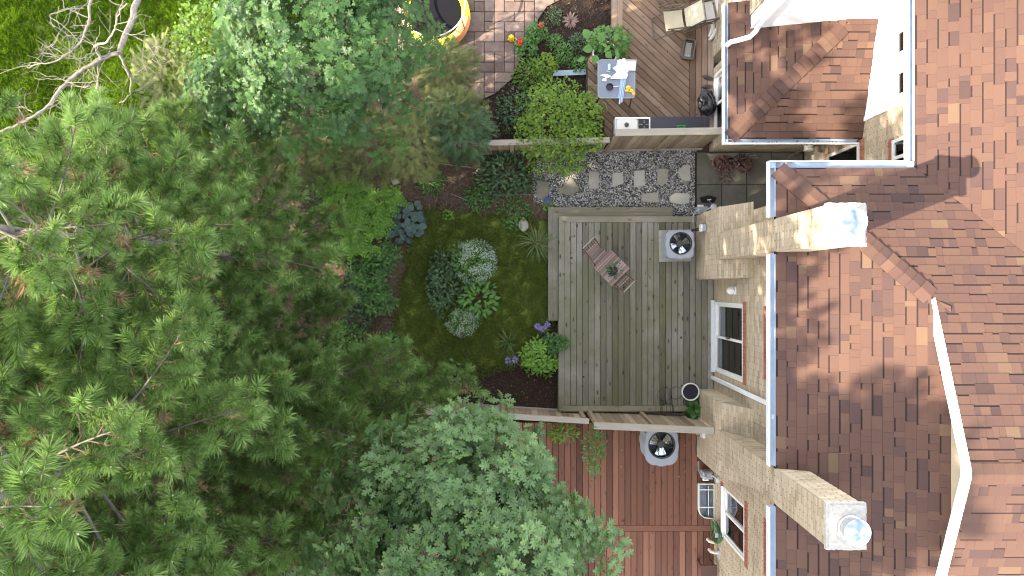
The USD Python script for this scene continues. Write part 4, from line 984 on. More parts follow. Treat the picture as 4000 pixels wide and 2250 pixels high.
def bistro_chair(c, facing, label):
    """Folding slatted chair: c = centre of the seat, facing +1 looks down the axis (lower right), -1 back."""
    t = thing('folding_chair', label, 'chair', (*c, DZ), group='folding chairs at the slatted table')
    L = lambda fx, fy: loc2(c, fx * facing, fy)
    for k in range(8):
        p = L(-.17 + k * .05, 0)
        put(t, 'seat_slat', MB().bev((*p, DZ + .44 + .004 * k), (.042, .38, .014), .003, D45, float(np.clip(rngd.normal(.5, .2), 0, 1))), 'bistro_wood')
    for s in (-1, 1):
        a, b = L(.24, .175 * s), L(-.34, .175 * s)
        put(t, 'back_post', MB().beam((*a, DZ), (*L(-.05, .175 * s), DZ + .45), .022, .035).beam((*L(-.05, .175 * s), DZ + .45), (*b, DZ + .86), .022, .035), 'bistro_dark')
        a, b = L(-.26, .15 * s), L(.17, .15 * s)
        put(t, 'leg', MB().beam((*a, DZ), (*b, DZ + .43), .022, .035), 'bistro_dark')
    for (fx, zz, hh) in ((-.335, .86, .045), (-.205, .66, .03)):
        a, b = L(fx, -.19), L(fx, .19)
        put(t, 'back_rail', MB().beam((*a, DZ + zz), (*b, DZ + zz), .022, hh, tone=.9), 'bistro_wood')
    for k in range(5):
        y = -.12 + k * .06
        put(t, 'back_slat', MB().beam((*L(-.21, y), DZ + .67), (*L(-.33, y), DZ + .84), .028, .010, up=(1, 1, 0)), 'bistro_dark')
    put(t, 'stretcher', MB().beam((*L(.10, -.15), DZ + .30), (*L(.10, .15), DZ + .30), .02, .02), 'bistro_dark')
    return t
bistro_chair(W(2331, 992, DZ + .44)[:2], 1, 'folding slatted chair at the upper left side of the wooden table')
bistro_chair(loc2(tc_, .235, -.02), -1, 'folding slatted chair pushed under the lower right side of the wooden table')

def pot(name, label, cat, c, r, h, mat, soil='pot_soil', rim=.02, cup=None):
    t = thing(name, label, cat, tuple(c))
    put(t, 'pot', MB().lathe([(0, 0), (r * .72, 0), (r * .95, h * .85), (r + rim * .4, h * .87), (r + rim * .4, h), (r - .012, h), (r - .02, h * .8)], c, 32), mat, smooth=40)
    put(t, 'soil', MB().lathe([(r - .013, 0), (r * .5, .01), (0, .012)], (c[0], c[1], c[2] + h * .86), 24)
        if soil != 'water_dark' else MB().lathe([(r - .013, 0), (0, 0.0)], (c[0], c[1], c[2] + h * .88), 32), soil)
    return t

# ------------------------------------------------------------ leaf shapes and plant builders
def leaf_tpl(widths, fold=.12, droop=.18):
    """Leaf of length 1 along +y: half-widths at equally spaced stations."""
    n = len(widths); V = []; F = []
    rows = []
    for i, w in enumerate(widths):
        y = i / (n - 1); z = -droop * y * y
        if w <= 0: rows.append([len(V)]); V.append((0, y, z))
        else: rows.append([len(V), len(V) + 1, len(V) + 2]); V += [(-w, y, z + fold * w), (0, y, z), (w, y, z + fold * w)]
    for a, b in zip(rows, rows[1:]):
        if len(a) == 1 and len(b) == 3: F += [[a[0], b[1], b[0]], [a[0], b[2], b[1]]]
        elif len(a) == 3 and len(b) == 1: F += [[a[0], a[1], b[0]], [a[1], a[2], b[0]]]
        elif len(a) == 3 and len(b) == 3: F += [[a[0], a[1], b[1]], [a[0], b[1], b[0]], [a[1], a[2], b[2]], [a[1], b[2], b[1]]]
    return np.array(V, float), np.array(F)
LANCE = leaf_tpl([0, .16, .19, .12, 0]); OVAL = leaf_tpl([0, .26, .30, .20, 0]); ROUND = leaf_tpl([.05, .38, .42, .30, 0], .22, .25)
STRAP = leaf_tpl([.03, .035, .035, .03, 0], .3, .0); SMALL = leaf_tpl([0, .30, 0], .15, .1); NARROW = leaf_tpl([0, .10, .10, 0])
def oak_tpl(seed):
    r = np.random.default_rng(seed)
    half = [(.0, 0), (.035, .12), (.20, .20), (.25, .26), (.07, .31), (.33, .44), (.42, .56), (.30, .55), (.08, .54), (.30, .74), (.31, .86), (.10, .76), (.11, .92), (0, 1.0)]
    half = [(x * r.uniform(.85, 1.15), y + (r.uniform(-.02, .02) if 0 < y < 1 else 0)) for x, y in half]
    out = half + [(-x * r.uniform(.85, 1.15), y) for x, y in half[-2:0:-1]]
    P = Polygon(out).buffer(0)
    if P.geom_type != 'Polygon': P = max(P.geoms, key=lambda g: g.area)
    v, f = trimesh.creation.triangulate_polygon(P, engine='earcut'); v = np.asarray(v); f = np.array(f)
    V = np.c_[v, -.22 * v[:, 1] ** 2 + .18 * np.abs(v[:, 0])]
    nz = np.cross(V[f[:, 1]] - V[f[:, 0]], V[f[:, 2]] - V[f[:, 0]])[:, 2]
    f[nz < 0] = f[nz < 0][:, ::-1]
    return V, f
OAKS = [oak_tpl(s) for s in (1, 2, 3)]

def leaf_parts(t, name, tpl, pos, R, sc, tone, mat, parts, stuff='foliage'):
    """Bakes leaves; the `parts` highest ones become parts of their own."""
    tv, tf = tpl; sc = np.asarray(sc, float)
    if parts:
        D = CAMZ - pos[:, 2]
        score = pos[:, 2] + .002 * np.arange(len(pos)) / len(pos)
        order = np.argsort(-score); own, rest = order[:parts], order[parts:]
        for k in own:
            put(t, name, MB().add(*baked(tv, tf, pos[k:k + 1], R[k:k + 1], sc[k:k + 1], tone[k:k + 1])), mat)
    else: rest = np.arange(len(pos))
    if len(rest): put(t, stuff, MB().add(*baked(tv, tf, pos[rest], R[rest], sc[rest], tone[rest])), mat, kind='stuff')

def bush(name, label, cat, c, rad, n, tpl, size, mat, seed, parts=0, up=.5, fill=.35, lobes=.35, tilt=.5, stem=True, group=None, tmean=.5, t=None, stuff='foliage', base=0.0, leafname='leaf'):
    """A rounded plant of n leaves in the upper half of an uneven ellipsoid standing on c."""
    r = np.random.default_rng(seed); c = np.array(c, float); rad = np.array(rad, float)
    t = t or thing(name, label, cat, tuple(c), group=group)
    d = r.normal(size=(n, 3)); d[:, 2] = np.abs(d[:, 2]) * 1.1 - .15; d /= np.linalg.norm(d, axis=1, keepdims=True)
    rr_ = 1 - lobes + 2 * lobes * (meshkit.fbm(d * 2.6 + seed * 3.1, 2, seed))
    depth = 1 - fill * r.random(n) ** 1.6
    pos = c + [0, 0, base] + d * rad * (rr_ * depth)[:, None]
    pos[:, 2] = np.maximum(pos[:, 2], c[2] + .03)
    hz = np.stack([d[:, 0], d[:, 1], d[:, 2] * .25], 1) + r.normal(0, tilt, (n, 3)) * [1, 1, .6]
    upv = np.array([0, 0, 1.0]) * up + d * (1 - up) + r.normal(0, .25, (n, 3))
    R = frames(hz, upv)
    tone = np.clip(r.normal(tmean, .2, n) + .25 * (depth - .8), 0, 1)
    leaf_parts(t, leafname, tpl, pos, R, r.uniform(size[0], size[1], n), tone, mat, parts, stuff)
    if stem:
        s = MB()
        for k in range(7):
            a = d[k * (n // 7)]; tip = c + [0, 0, base] + a * rad * .75
            s.tube([c + [0, 0, 0], (c + tip) / 2 + [0, 0, .1 * rad[2]], tip], [.012, .008, .004], 5)
        put(t, 'stems', s, 'twig')
    return t

def whorls(t, tips, dirs, per, tpl, size, mat, r, parts=0, lift=.35, tmean=.5, stuff='foliage', leafname='leaf'):
    """At each tip `per` leaves spread like a star round its direction."""
    m = len(tips); P = []; A = []; U = []; SZ = []; TN = []
    a0 = r.uniform(0, 6.28, m)
    ref = np.where(np.abs(dirs[:, 2:]) < .9, [[0, 0, 1.0]], [[1.0, 0, 0]])
    e1 = np.cross(dirs, ref); e1 /= np.linalg.norm(e1, axis=1, keepdims=True); e2 = np.cross(dirs, e1)
    tb = np.clip(r.normal(tmean, .17, m), 0, 1)
    for k in range(per):
        a = a0 + k * 6.283 / per + r.normal(0, .2, m)
        lf = r.normal(lift, .22, m)[:, None]
        ax = np.cos(a)[:, None] * e1 + np.sin(a)[:, None] * e2 + dirs * lf
        P.append(tips + ax * (r.uniform(.01, .05, m)[:, None]) - dirs * r.uniform(0, .06, m)[:, None]); A.append(ax); U.append(dirs + r.normal(0, .25, (m, 3)))
        SZ.append(r.uniform(size[0], size[1], m)); TN.append(np.clip(tb + r.normal(0, .1, m), 0, 1))
    P, A, U, SZ, TN = np.vstack(P), np.vstack(A), np.vstack(U), np.concatenate(SZ), np.concatenate(TN)
    leaf_parts(t, leafname, tpl, P, frames(A, U), SZ, TN, mat, parts, stuff)

def strap_plant(name, label, cat, c, n, L, seed, mat='strap_leaf', w=1.0, t=None, tmean=.45, rise=1.0):
    r = np.random.default_rng(seed); c = np.array(c, float)
    t = t or thing(name, label, cat, tuple(c))
    for k in range(n):
        a = r.uniform(0, 6.28); l = r.uniform(*L); out = r.uniform(.45, 1.0); s = np.linspace(0, 1, 7)
        rad = l * out * s; h = rise * l * (1.25 * s * (1.1 - out * .55) - 1.0 * s ** 2 * out * .9)
        p = np.stack([c[0] + rad * math.cos(a + .25 * s[-1]) + r.normal(0, .02), c[1] + rad * np.sin(a + .3 * s), np.maximum(c[2] + h + .02, c[2] + .015)], 1)
        hw = .008 * w * np.array([.8, 1, 1, .9, .8, .55, .1])
        q = np.array([-math.sin(a), math.cos(a), 0])
        V = np.vstack([p - q * hw[:, None], p + q * hw[:, None] + [0, 0, .002]])
        i = np.arange(6); F = np.vstack([np.stack([i, i + 1, i + 8], 1), np.stack([i, i + 8, i + 7], 1)])
        put(t, 'leaf', MB().add(V, F[:, ::-1], float(np.clip(r.normal(tmean, .2), 0, 1))), mat)
    return t

# ------------------------------------------------------------ pots and small things by the doors
tp = W(2391, 1058, DZ + .80)
p1 = pot('potted_plant', 'dark round pot with a sparse leafy plant on the slatted table', 'potted plant', (tp[0], tp[1], DZ + .721), .115, .16, 'black_plastic')
bush(None, None, None, (tp[0] + .04, tp[1], DZ + .86), (.17, .16, .12), 60, LANCE, (.05, .10), 'dark_leaf', 61, t=p1, stem=False, parts=25, tmean=.6)
c = W(2698, 1531, DZ + .34)
p2 = pot('water_pot', 'round white rimmed pot full of dark water beside the shaded chimney', 'pot', (c[0], c[1], DZ), .20, .34, 'pot_cream', soil='water_dark', rim=.03)
put(p2, 'rim', MB().ring((c[0], c[1], DZ + .34), .197, .016, 40, 8), 'white_paint', smooth=True)
c = W(2712, 1600, DZ + .3)
p3 = pot('potted_fern', 'leafy green plant in a pot between the water pot and the tall screen', 'potted plant', (c[0], c[1], DZ), .14, .22, 'pot_cream')
r3 = np.random.default_rng(62)
for ring_, (cnt, L_, lf) in enumerate(((9, .26, .15), (9, .22, .5), (7, .16, .9))):
    whorls(p3, np.array([[c[0], c[1], DZ + .24 + .04 * ring_]]), np.array([[0, 0, 1.0]]), cnt, ROUND if ring_ < 2 else OVAL, (L_ * .85, L_), 'mid_leaf' if ring_ else 'dark_leaf', r3, parts=cnt, lift=lf, leafname='leaf')
# wire plant ring
wr = thing('wire_stand', 'tangled black wire plant stand lying on the grey deck', 'plant stand', (3.6, -2.7, DZ))
s = MB()
for (px, py, rad, tz, ax) in ((2596, 1540, .17, .13, .0), (2605, 1600, .155, .02, .0), (2640, 1535, .15, .06, .3)):
    q = W(px, py, DZ + tz); a = np.linspace(0, 6.283, 26)
    s.tube(np.stack([q[0] + rad * np.cos(a), q[1] + rad * np.sin(a), DZ + .01 + tz * (1 + .6 * np.sin(a + ax))], 1), .006, 5)
for k in range(9):
    a = k * .7; q0 = W(2596 + 22 * math.cos(a), 1540 + 22 * math.sin(a), DZ); q1 = W(2606 + 24 * math.cos(a + .4), 1600 + 24 * math.sin(a + .4), DZ)
    s.tube([(q0[0], q0[1], DZ + .16), ((q0[0] + q1[0]) / 2, (q0[1] + q1[1]) / 2, DZ + .10), (q1[0], q1[1], DZ + .02)], .004, 4)
put(wr, 'frame', s, 'black_plastic')
# gas meter corner of the middle house
def meter(name, label, c, mat='unit_grey', flip=1):
    t = thing(name, label, 'gas meter', tuple(c))
    x, y, z = c
    put(t, 'meter_body', MB().bev((x, y, z + .13), (.24, .18, .26), .03), mat)
    put(t, 'dial', MB().bev((x - .05, y + .10 * flip, z + .2), (.13, .05, .10), .012), 'white_paint')
    put(t, 'pipe', MB().tube([(x - .08, y, z + .26), (x - .09, y, z + .40), (x - .16, y - .02 * flip, z + .44), (x - .19, y - .03 * flip, z + .38), (x - .185, y - .10 * flip, z + .1), (x - .17, y - .28 * flip, z - .0)], .022, 8), 'grey_metal', smooth=50)
    put(t, 'pipe', MB().tube([(x + .08, y, z + .26), (x + .10, y + .02, z + .36), (x + .19, y + .05 * flip, z + .38), (x + .26, y + .04 * flip, z + .34)], .022, 8), 'grey_metal', smooth=50)
    put(t, 'regulator', MB().lathe([(0, 0), (.05, .0), (.075, .03), (.075, .05), (.04, .07), (0, .075)], (x + .20, y + .05 * flip, z + .38), 18), 'grey_metal', smooth=40)
    return t
q = W(2742, 822, .5)
meter('gas_meter', 'grey gas meter with bent pipes at the sunlit chimney base', (q[0], q[1], .35))
bx = thing('switch_box', 'small grey electrical box on the chimney base beside the air conditioner', 'electrical box', (4.41, 1.45, 1.1))
q = W(2744, 890, 1.2)
put(bx, 'box', MB().bev((4.405 - .05, q[1], 1.15), (.09, .15, .26), .01), 'unit_grey'); put(bx, 'cover', MB().bev((4.355 - .05, q[1], 1.16), (.03, .16, .22), .008), 'white_paint')
put(bx, 'conduit', MB().tube([(4.36, q[1], 1.03), (4.35, q[1] - .02, .8), (4.25, q[1] - .02, .72), (4.12, q[1] - .12, .78)], .016, 7).tube([(4.37, q[1] + .04, 1.03), (4.36, q[1] + .03, .7), (4.22, q[1] + .0, .62)], .014, 7), 'black_plastic', smooth=50)
sv = thing('snow_shovel', 'black snow shovel leaning against the corner by the gas meter', 'shovel', (4.7, 2.1, 0))
b0, b1, b2, b3 = (W(2733, 772, .55), W(2800, 772, .55), W(2790, 792, .35), W(2742, 792, .35)); bm = W(2768, 762, .62)
V = np.array([b0, bm, b1, b2, b3]); V2 = V - [0, 0, .012]
put(sv, 'blade', MB().add(np.vstack([V, V2]), np.array([[0, 4, 1], [4, 3, 1], [3, 2, 1], [5, 6, 9], [9, 6, 8], [8, 6, 7], [0, 1, 6], [0, 6, 5], [1, 2, 7], [1, 7, 6], [2, 3, 8], [2, 8, 7], [3, 4, 9], [3, 9, 8], [4, 0, 5], [4, 5, 9]])), 'black_plastic')
put(sv, 'shaft', MB().tube([W(2768, 780, .46), W(2795, 815, .05)], .014, 8), 'grey_metal', smooth=50)
put(sv, 'grip', MB().beam(W(2762, 781, .485), W(2778, 779, .485), .02, .02), 'white_paint')
# heuchera pots on the slabs
hp = None
for k, (px, py, rad, rot_, lab) in enumerate(((2812, 634, .17, 0, 'round brown pot of dusky pink leaved plants on the concrete slabs'), (2892, 630, .16, 1, 'square dark pot of dusky pink leaved plants, right one of the two'))):
    q = W(px, py, .35)
    t = pot('coral_bells_pot', lab, 'potted plant', (q[0], q[1], .07), rad, .28, 'pot_dark' if k else 'terracotta')
    bush(None, None, None, (q[0] + .05, q[1] - .05, .33), (.20, .19, .13), 170, ROUND, (.04, .075), 'red_leaf', 70 + k, t=t, stem=False, parts=40, tmean=.55)
q = W(2832, 690, .1)
bush('fallen_leaves_plant', 'dusky pink leaves trailing over the slab joint below the round brown pot', 'plant', (q[0], q[1], .07), (.22, .16, .07), 90, OVAL, (.04, .07), 'red_leaf', 73, parts=30, tmean=.7, stem=False)
# alcove clutter
al = thing('garden_lantern', 'white lantern head on a metal post in the dark alcove', 'lantern', (*W(3150, 640, .6)[:2], .06))
q = W(3160, 575, 1.3)
put(al, 'post', MB().tube([(q[0], q[1], .07), (q[0], q[1], 1.2)], .022, 8), 'steel_dull', smooth=50)
put(al, 'lamp_head', MB().bev((q[0], q[1], 1.3), (.16, .16, .2), .05), 'white_paint')
bo = thing('meter_box', 'cream utility box on the alcove wall left of the lower window', 'electrical box', (Xt, 2.7, .7))
q = W(3180, 620, 1.0)
put(bo, 'box', MB().bb(Xt - .13, Xt - .012, q[1] - .12, q[1] + .12, .75, 1.12), 'pvc_beige'); put(bo, 'conduit', MB().tube([(Xt - .06, q[1], .75), (Xt - .06, q[1], .1)], .02, 8), 'grey_metal')
lg = thing('wood_stack', 'thin grey wooden stakes stacked along the low house wall', 'stakes', (5, 3.25, .08))
for k in range(9):
    y = 3.17 + rngd.uniform(-.06, .08)
    put(lg, 'stake', MB().beam((4.65 + rngd.uniform(0, .2), y, .10 + .02 * (k % 4)), (5.6 + rngd.uniform(0, .4), y + rngd.uniform(-.03, .03), .10 + .02 * (k % 4)), .03, .02, tone=rngd.uniform(.3, .8)), 'fence_cap')
# blue lid by the path
q = W(2139, 784, .12)
bl = thing('blue_lid', 'round dark blue lid on a stand at the corner of the deck step', 'lid', (q[0], q[1], 0))
put(bl, 'disc', MB().lathe([(0, .10), (.08, .10), (.092, .115), (.092, .125), (.07, .13), (0, .128)], (q[0], q[1], 0), 28), 'blue_lid', smooth=40); put(bl, 'stand', MB().lathe([(.05, 0), (.03, .1)], (q[0], q[1], 0), 14), 'dark_metal')
# things on the red deck side
q = W(2785, 1858, .7)
meter('gas_meter', 'gas meter with beige pipes on the wall above the bubble window well', (4.62, -4.42, .38), flip=-1)
ww = thing('window_well_cover', 'clear bubble cover with white ribs over a basement window well', 'window well cover', (4.6, -5.1, DZ))
wy0, wy1 = W(2787, 1890, DZ + .1)[1], W(2787, 2030, DZ + .1)[1]; wx0 = W(2729, 0, DZ + .1)[0]
wp = Polygon([(XW - .02, wy0), (wx0 + .02, wy0), (wx0, wy0 - .02), (wx0, wy1 + .22), (wx0 + .05, wy1 + .10), (wx0 + .13, wy1 + .04), (XW - .02, wy1)])
put(ww, 'rim', MB().poly(wp.difference(wp.buffer(-.022)), DZ + .002, DZ + .10), 'white_paint')
put(ww, 'bubble', MB().poly(wp.buffer(-.023), DZ + .085, DZ + .09), 'pane')
put(ww, 'well', MB().poly(wp.buffer(-.024), DZ + .002, DZ + .012), 'sky_tint_grey')
for k in range(2): yy = wy0 - .14 - k * .42; put(ww, 'rib', MB().bb(wx0 + .023, XW - .043, yy - .012, yy + .012, DZ + .092, DZ + .106), 'white_paint')
put(ww, 'rib', MB().bb((wx0 + XW) / 2 + .03, (wx0 + XW) / 2 + .045, wy1 + .1, wy0 - .05, DZ + .0925, DZ + .104), 'white_paint')
hq = W(2787, 2090, 1.0)
ho = thing('garden_hose', 'green garden hose coiled on a wall bracket beside the south window', 'hose', (XW - .1, hq[1], .9))
s = MB()
for k in range(7):
    a = np.linspace(0, 6.283, 30); rr_ = .16 + .018 * k
    s.tube(np.stack([np.full(30, XW - .06 - .022 * (k % 4)) + .01 * np.sin(3 * a + k), hq[1] + rr_ * .95 * np.cos(a), .95 + rr_ * 1.3 * np.sin(a) - .03 * k], 1), .010, 6)
put(ho, 'hose', s, 'hose_green', smooth=True); put(ho, 'bracket', MB().bb(XW - .16, XW - .012, hq[1] - .05, hq[1] + .05, .98, 1.04), 'grey_metal')
put(ho, 'tap', MB().tube([(XW - .012, hq[1] + .24, .75), (XW - .12, hq[1] + .24, .75), (XW - .14, hq[1] + .24, .68)], .016, 8), 'steel_dull')
vt = thing('vent_pipes', 'beige plastic vent elbows on the wall below the green hose', 'pipe', (XW, -5.4, .8))
for k, (yy, zz) in enumerate(((W(0, 2135, .9)[1], .62), (W(0, 2168, .9)[1], .75))):
    put(vt, 'elbow', MB().tube([(XW - .013, yy, zz), (XW - .12, yy, zz), (XW - .19, yy + .02, zz - .01), (XW - .21, yy + .04, zz - .10)], .036, 12), 'pvc_beige', smooth=50)
put(vt, 'flange', MB().bb(XW - .03, XW - .012, W(0, 2180, .9)[1] - .06, W(0, 2168, .9)[1] + .06, .66, .84), 'grey_metal')
bn = thing('wooden_bench', 'dark stained wooden bench end by the wall at the bottom of the photo', 'bench', (4.6, -6.6, DZ))
q = W(2770, 2215, DZ + .45)
put(bn, 'seat', MB().bev((q[0], q[1] - .2, DZ + .45), (.36, .5, .05), .01), 'stain_brown')
for s_ in (-.15, .15): put(bn, 'leg', MB().box((q[0] + s_, q[1] - .02, DZ + .21), (.05, .05, .42)), 'stain_brown')
wp2 = W(2752, 1720, .8)
cd = thing('conduit_box', 'white electrical box with a cable on the shaded chimney base', 'electrical box', (4.41, wp2[1], .9))
q = W(2748, 1702, 1.2)
put(cd, 'box', MB().bev((4.405 - .04, q[1], 1.1), (.07, .12, .22), .01), 'white_paint'); put(cd, 'cable', MB().tube([(4.37, q[1] - .05, 1.0), (4.36, q[1] - .12, .6), (4.38, q[1] - .45, .45), (4.40, -3.98, .40)], .012, 6), 'black_plastic', smooth=50)

# ------------------------------------------------------------ the upper deck
q = W(2408, 308, UZ + .72)
gt = thing('glass_table', 'square grey glass patio table with rounded corners on the diagonal boards', 'table', (q[0], q[1], UZ))
tw_, th_ = .83, .86
put(gt, 'tabletop', MB().poly(affinity.translate(rr(tw_, th_, .07), q[0], q[1]), UZ + .71, UZ + .722), 'table_glass')
put(gt, 'rim', MB().poly(affinity.translate(rr(tw_ + .03, th_ + .03, .08).difference(rr(tw_ - .01, th_ - .01, .065)), q[0], q[1]), UZ + .695, UZ + .727), 'unit_grey')
for sx in (-1, 1):
    for sy in (-1, 1): put(gt, 'leg', MB().tube([(q[0] + sx * .36, q[1] + sy * .37, UZ + .70), (q[0] + sx * .42, q[1] + sy * .45, UZ + .01)], .016, 8), 'dark_metal', smooth=50)
TZ = UZ + .728
C3 = lambda x, y, z=TZ: W(2280 + x / 4.261, 80 + y / 4.261, z)
tr = thing('tray', 'grey rectangular tray on the upper right corner of the glass table', 'tray', tuple(C3(780, 745)))
P = Polygon([tuple(C3(*p)[:2]) for p in [(690, 655), (878, 660), (862, 845), (690, 842)]])
put(tr, 'base', MB().poly(P, TZ, TZ + .008), 'sling_white'); put(tr, 'edge', MB().poly(P.difference(P.buffer(-.012)), TZ + .008, TZ + .03), 'grey_metal')
# crumpled white cloth
cp = [C3(*p)[:2] for p in [(560, 665), (680, 635), (745, 800), (715, 975), (600, 975), (430, 985), (470, 930), (545, 860), (470, 800), (545, 745)]]
P = Polygon([tuple(p) for p in cp]).buffer(-.01).buffer(.018)
gx = np.linspace(P.bounds[0], P.bounds[2], 26); gy = np.linspace(P.bounds[1], P.bounds[3], 30)
import shapely
XX, YY = np.meshgrid(gx, gy); inside = shapely.contains_xy(P, XX, YY)
hgt = TZ + .012 + .075 * np.abs(meshkit.fbm(np.stack([XX * 9 + YY * 4, YY * 5, XX * 0], -1), 3, 5) - .35) * 1.6
V = np.stack([XX, YY, hgt], -1).reshape(-1, 3); ny_, nx_ = XX.shape; F = []
for j in range(ny_ - 1):
    for i in range(nx_ - 1):
        if inside[j, i] and inside[j + 1, i] and inside[j, i + 1] and inside[j + 1, i + 1]: k = j * nx_ + i; F.append([k, k + 1, k + nx_ + 1, k + nx_])
solo('white_cloth', MB().add(V, np.array(F)), 'cloth_white', 'crumpled white cloth lying across the glass table', 'cloth', smooth=True)
sk = thing('bundle_of_rods', 'bundle of thin pale blue rods hanging over the lower table edge', 'rods', tuple(C3(630, 1180)))
for k in range(8):
    a = C3(620 + k * 12, 960 - 6 * (k % 3), TZ + .02 + .006 * (k % 2)); b = C3(578 + k * 9, 1290 + 110 * (k % 3 > 0) - 6 * k, TZ + .015)
    put(sk, 'rod', MB().tube([a, b], .0065, 6), 'pale_blue')
fp = thing('frying_pan', 'black frying pan with a pale handle on the glass table', 'pan', tuple(C3(430, 1112)))
q2 = C3(430, 1112)
put(fp, 'pan', MB().lathe([(0, .004), (.062, .004), (.078, .04), (.083, .04), (.066, 0), (0, 0)], tuple(q2), 28), 'black_plastic', smooth=40)
put(fp, 'handle', MB().tube([q2 + [.075, .0, .03], q2 + [.13, .006, .04], q2 + [.20, .012, .045]], [.010, .009, .011], 8), 'white_paint', smooth=50)
gl = thing('yellow_gloves', 'crumpled yellow rubber gloves on the right side of the glass table', 'gloves', tuple(C3(765, 1155)))
for k, (dx, dy, rx, ry) in enumerate(((740, 1120, .055, .045), (790, 1170, .05, .04), (720, 1175, .04, .03))):
    put(gl, 'glove', MB().blob(C3(dx, dy) + [0, 0, .02], (rx, ry, .022), 3, rough=.35, seed=k), 'yellow_plastic', smooth=True)
for k in range(4): a = C3(790 + 12 * k, 1170 + 6 * k, TZ + .02); b = C3(826 + 11 * k, 1246 - 9 * k, TZ + .012); put(gl, 'finger', MB().tube([a, b], [.011, .009], 7), 'yellow_plastic', smooth=50)
tb = thing('teal_box', 'small teal glass box on the upper left of the table', 'box', tuple(C3(440, 770)))
P = Polygon([tuple(C3(*p)[:2]) for p in [(390, 730), (445, 725), (445, 840), (388, 846)]]); put(tb, 'body', MB().poly(P, TZ, TZ + .05), 'teal_glass'); put(tb, 'lid', MB().poly(P.buffer(-.008), TZ + .05, TZ + .058), 'pale_blue')
pb = thing('plastic_bag', 'crumpled clear white plastic wrap spread left of the cloth', 'plastic bag', tuple(C3(350, 920)))
for k in range(7):
    a, b = rngd.uniform(270, 470), rngd.uniform(830, 1030)
    put(pb, 'fold', MB().blob(C3(a, b) + [0, 0, .008], (.035 + .02 * rngd.random(), .02 + .015 * rngd.random(), .012), 2, rough=.5, seed=k), 'sling_white', smooth=True)

# counter and camp stove behind the screen
ct = thing('outdoor_counter', 'long dark topped counter along the tall screen on the upper deck', 'counter', (3.8, 3.7, UZ))
CZ = UZ + .88
ca0, ca1 = W(2541, 455, CZ), W(2772, 500, CZ)
put(ct, 'top', MB().bev(((ca0[0] + ca1[0]) / 2, ca0[1] - .17, CZ - .015), (ca1[0] - ca0[0], .34, .03), .004), 'counter_dark')
put(ct, 'cabinet', MB().bb(ca0[0] + .02, ca1[0] - .02, ca0[1] - .33, ca0[1] - .02, UZ, CZ - .031), 'dark_metal')
put(ct, 'end_panel', MB().bb(ca1[0] - .115, ca1[0] - .10, ca0[1] - .345, ca0[1] + .005, UZ, CZ + .004), 'dark_metal')
q = W(2660, 500, CZ + .03)
gb = thing('green_tray', 'small green plastic tray on the dark counter', 'tray', tuple(q))
P = affinity.translate(Polygon([(-.10, .05), (.10, .055), (.075, -.07), (-.07, -.07)]), q[0], q[1])
put(gb, 'base', MB().poly(P.buffer(-.012), CZ, CZ + .01), 'green_plastic'); put(gb, 'rim', MB().poly(P.difference(P.buffer(-.012)), CZ, CZ + .05), 'green_plastic'); put(gb, 'handle', MB().poly(affinity.translate(sbox(-.05, -.01, .05, .01), q[0], q[1] - .01), CZ + .01, CZ + .04), 'green_plastic')
s0, s1 = W(2404, 457, CZ), W(2540, 517, CZ)
st = thing('camp_stove', 'white camp stove with a burner on the left end of the counter', 'stove', ((s0[0] + s1[0]) / 2, (s0[1] + s1[1]) / 2, UZ))
mx_, my_ = (s0[0] + s1[0]) / 2, (s0[1] + s1[1]) / 2; ww_, hh_ = s1[0] - s0[0], s0[1] - s1[1]
put(st, 'body', MB().bb(s0[0], s1[0], s1[1], s0[1], UZ + .60, CZ - .05), 'white_paint')
for sx in (-.33, .33): put(st, 'leg', MB().box((mx_ + sx, my_, UZ + .3), (.03, .28, .6)), 'dark_metal')
put(st, 'frame', MB().poly(sbox(s0[0], s1[1], s1[0], s0[1]).difference(sbox(s0[0] + .02, s1[1] + .02, s1[0] - .025, s0[1] - .04)), CZ - .05, CZ), 'white_metal')
put(st, 'side_burner', MB().bb(s0[0] + .53, s1[0] - .03, s1[1] + .025, s0[1] - .045, CZ - .05, CZ - .03), 'black_plastic')
put(st, 'lid', MB().poly(affinity.translate(rr(.46, hh_ - .08, .04), s0[0] + .26, my_ - .01), CZ - .049, CZ + .012), 'sling_white')
put(st, 'knob', MB().lathe([(.05, .0), (.05, .018), (.03, .03), (0, .03)], (s0[0] + .25, my_ - .005, CZ + .012), 20), 'dark_metal', smooth=40)
put(st, 'burner', MB().ring((s1[0] - .14, my_, CZ - .01), .055, .012, 20, 6).ring((s1[0] - .14, my_, CZ - .005), .095, .006, 20, 5), 'dark_metal')
for k in range(4): a = k * math.pi / 2; put(st, 'grate_bar', MB().beam((s1[0] - .14 + .03 * math.cos(a), my_ + .03 * math.sin(a), CZ), (s1[0] - .14 + .11 * math.cos(a), my_ + .11 * math.sin(a), CZ), .008, .01), 'grey_metal')

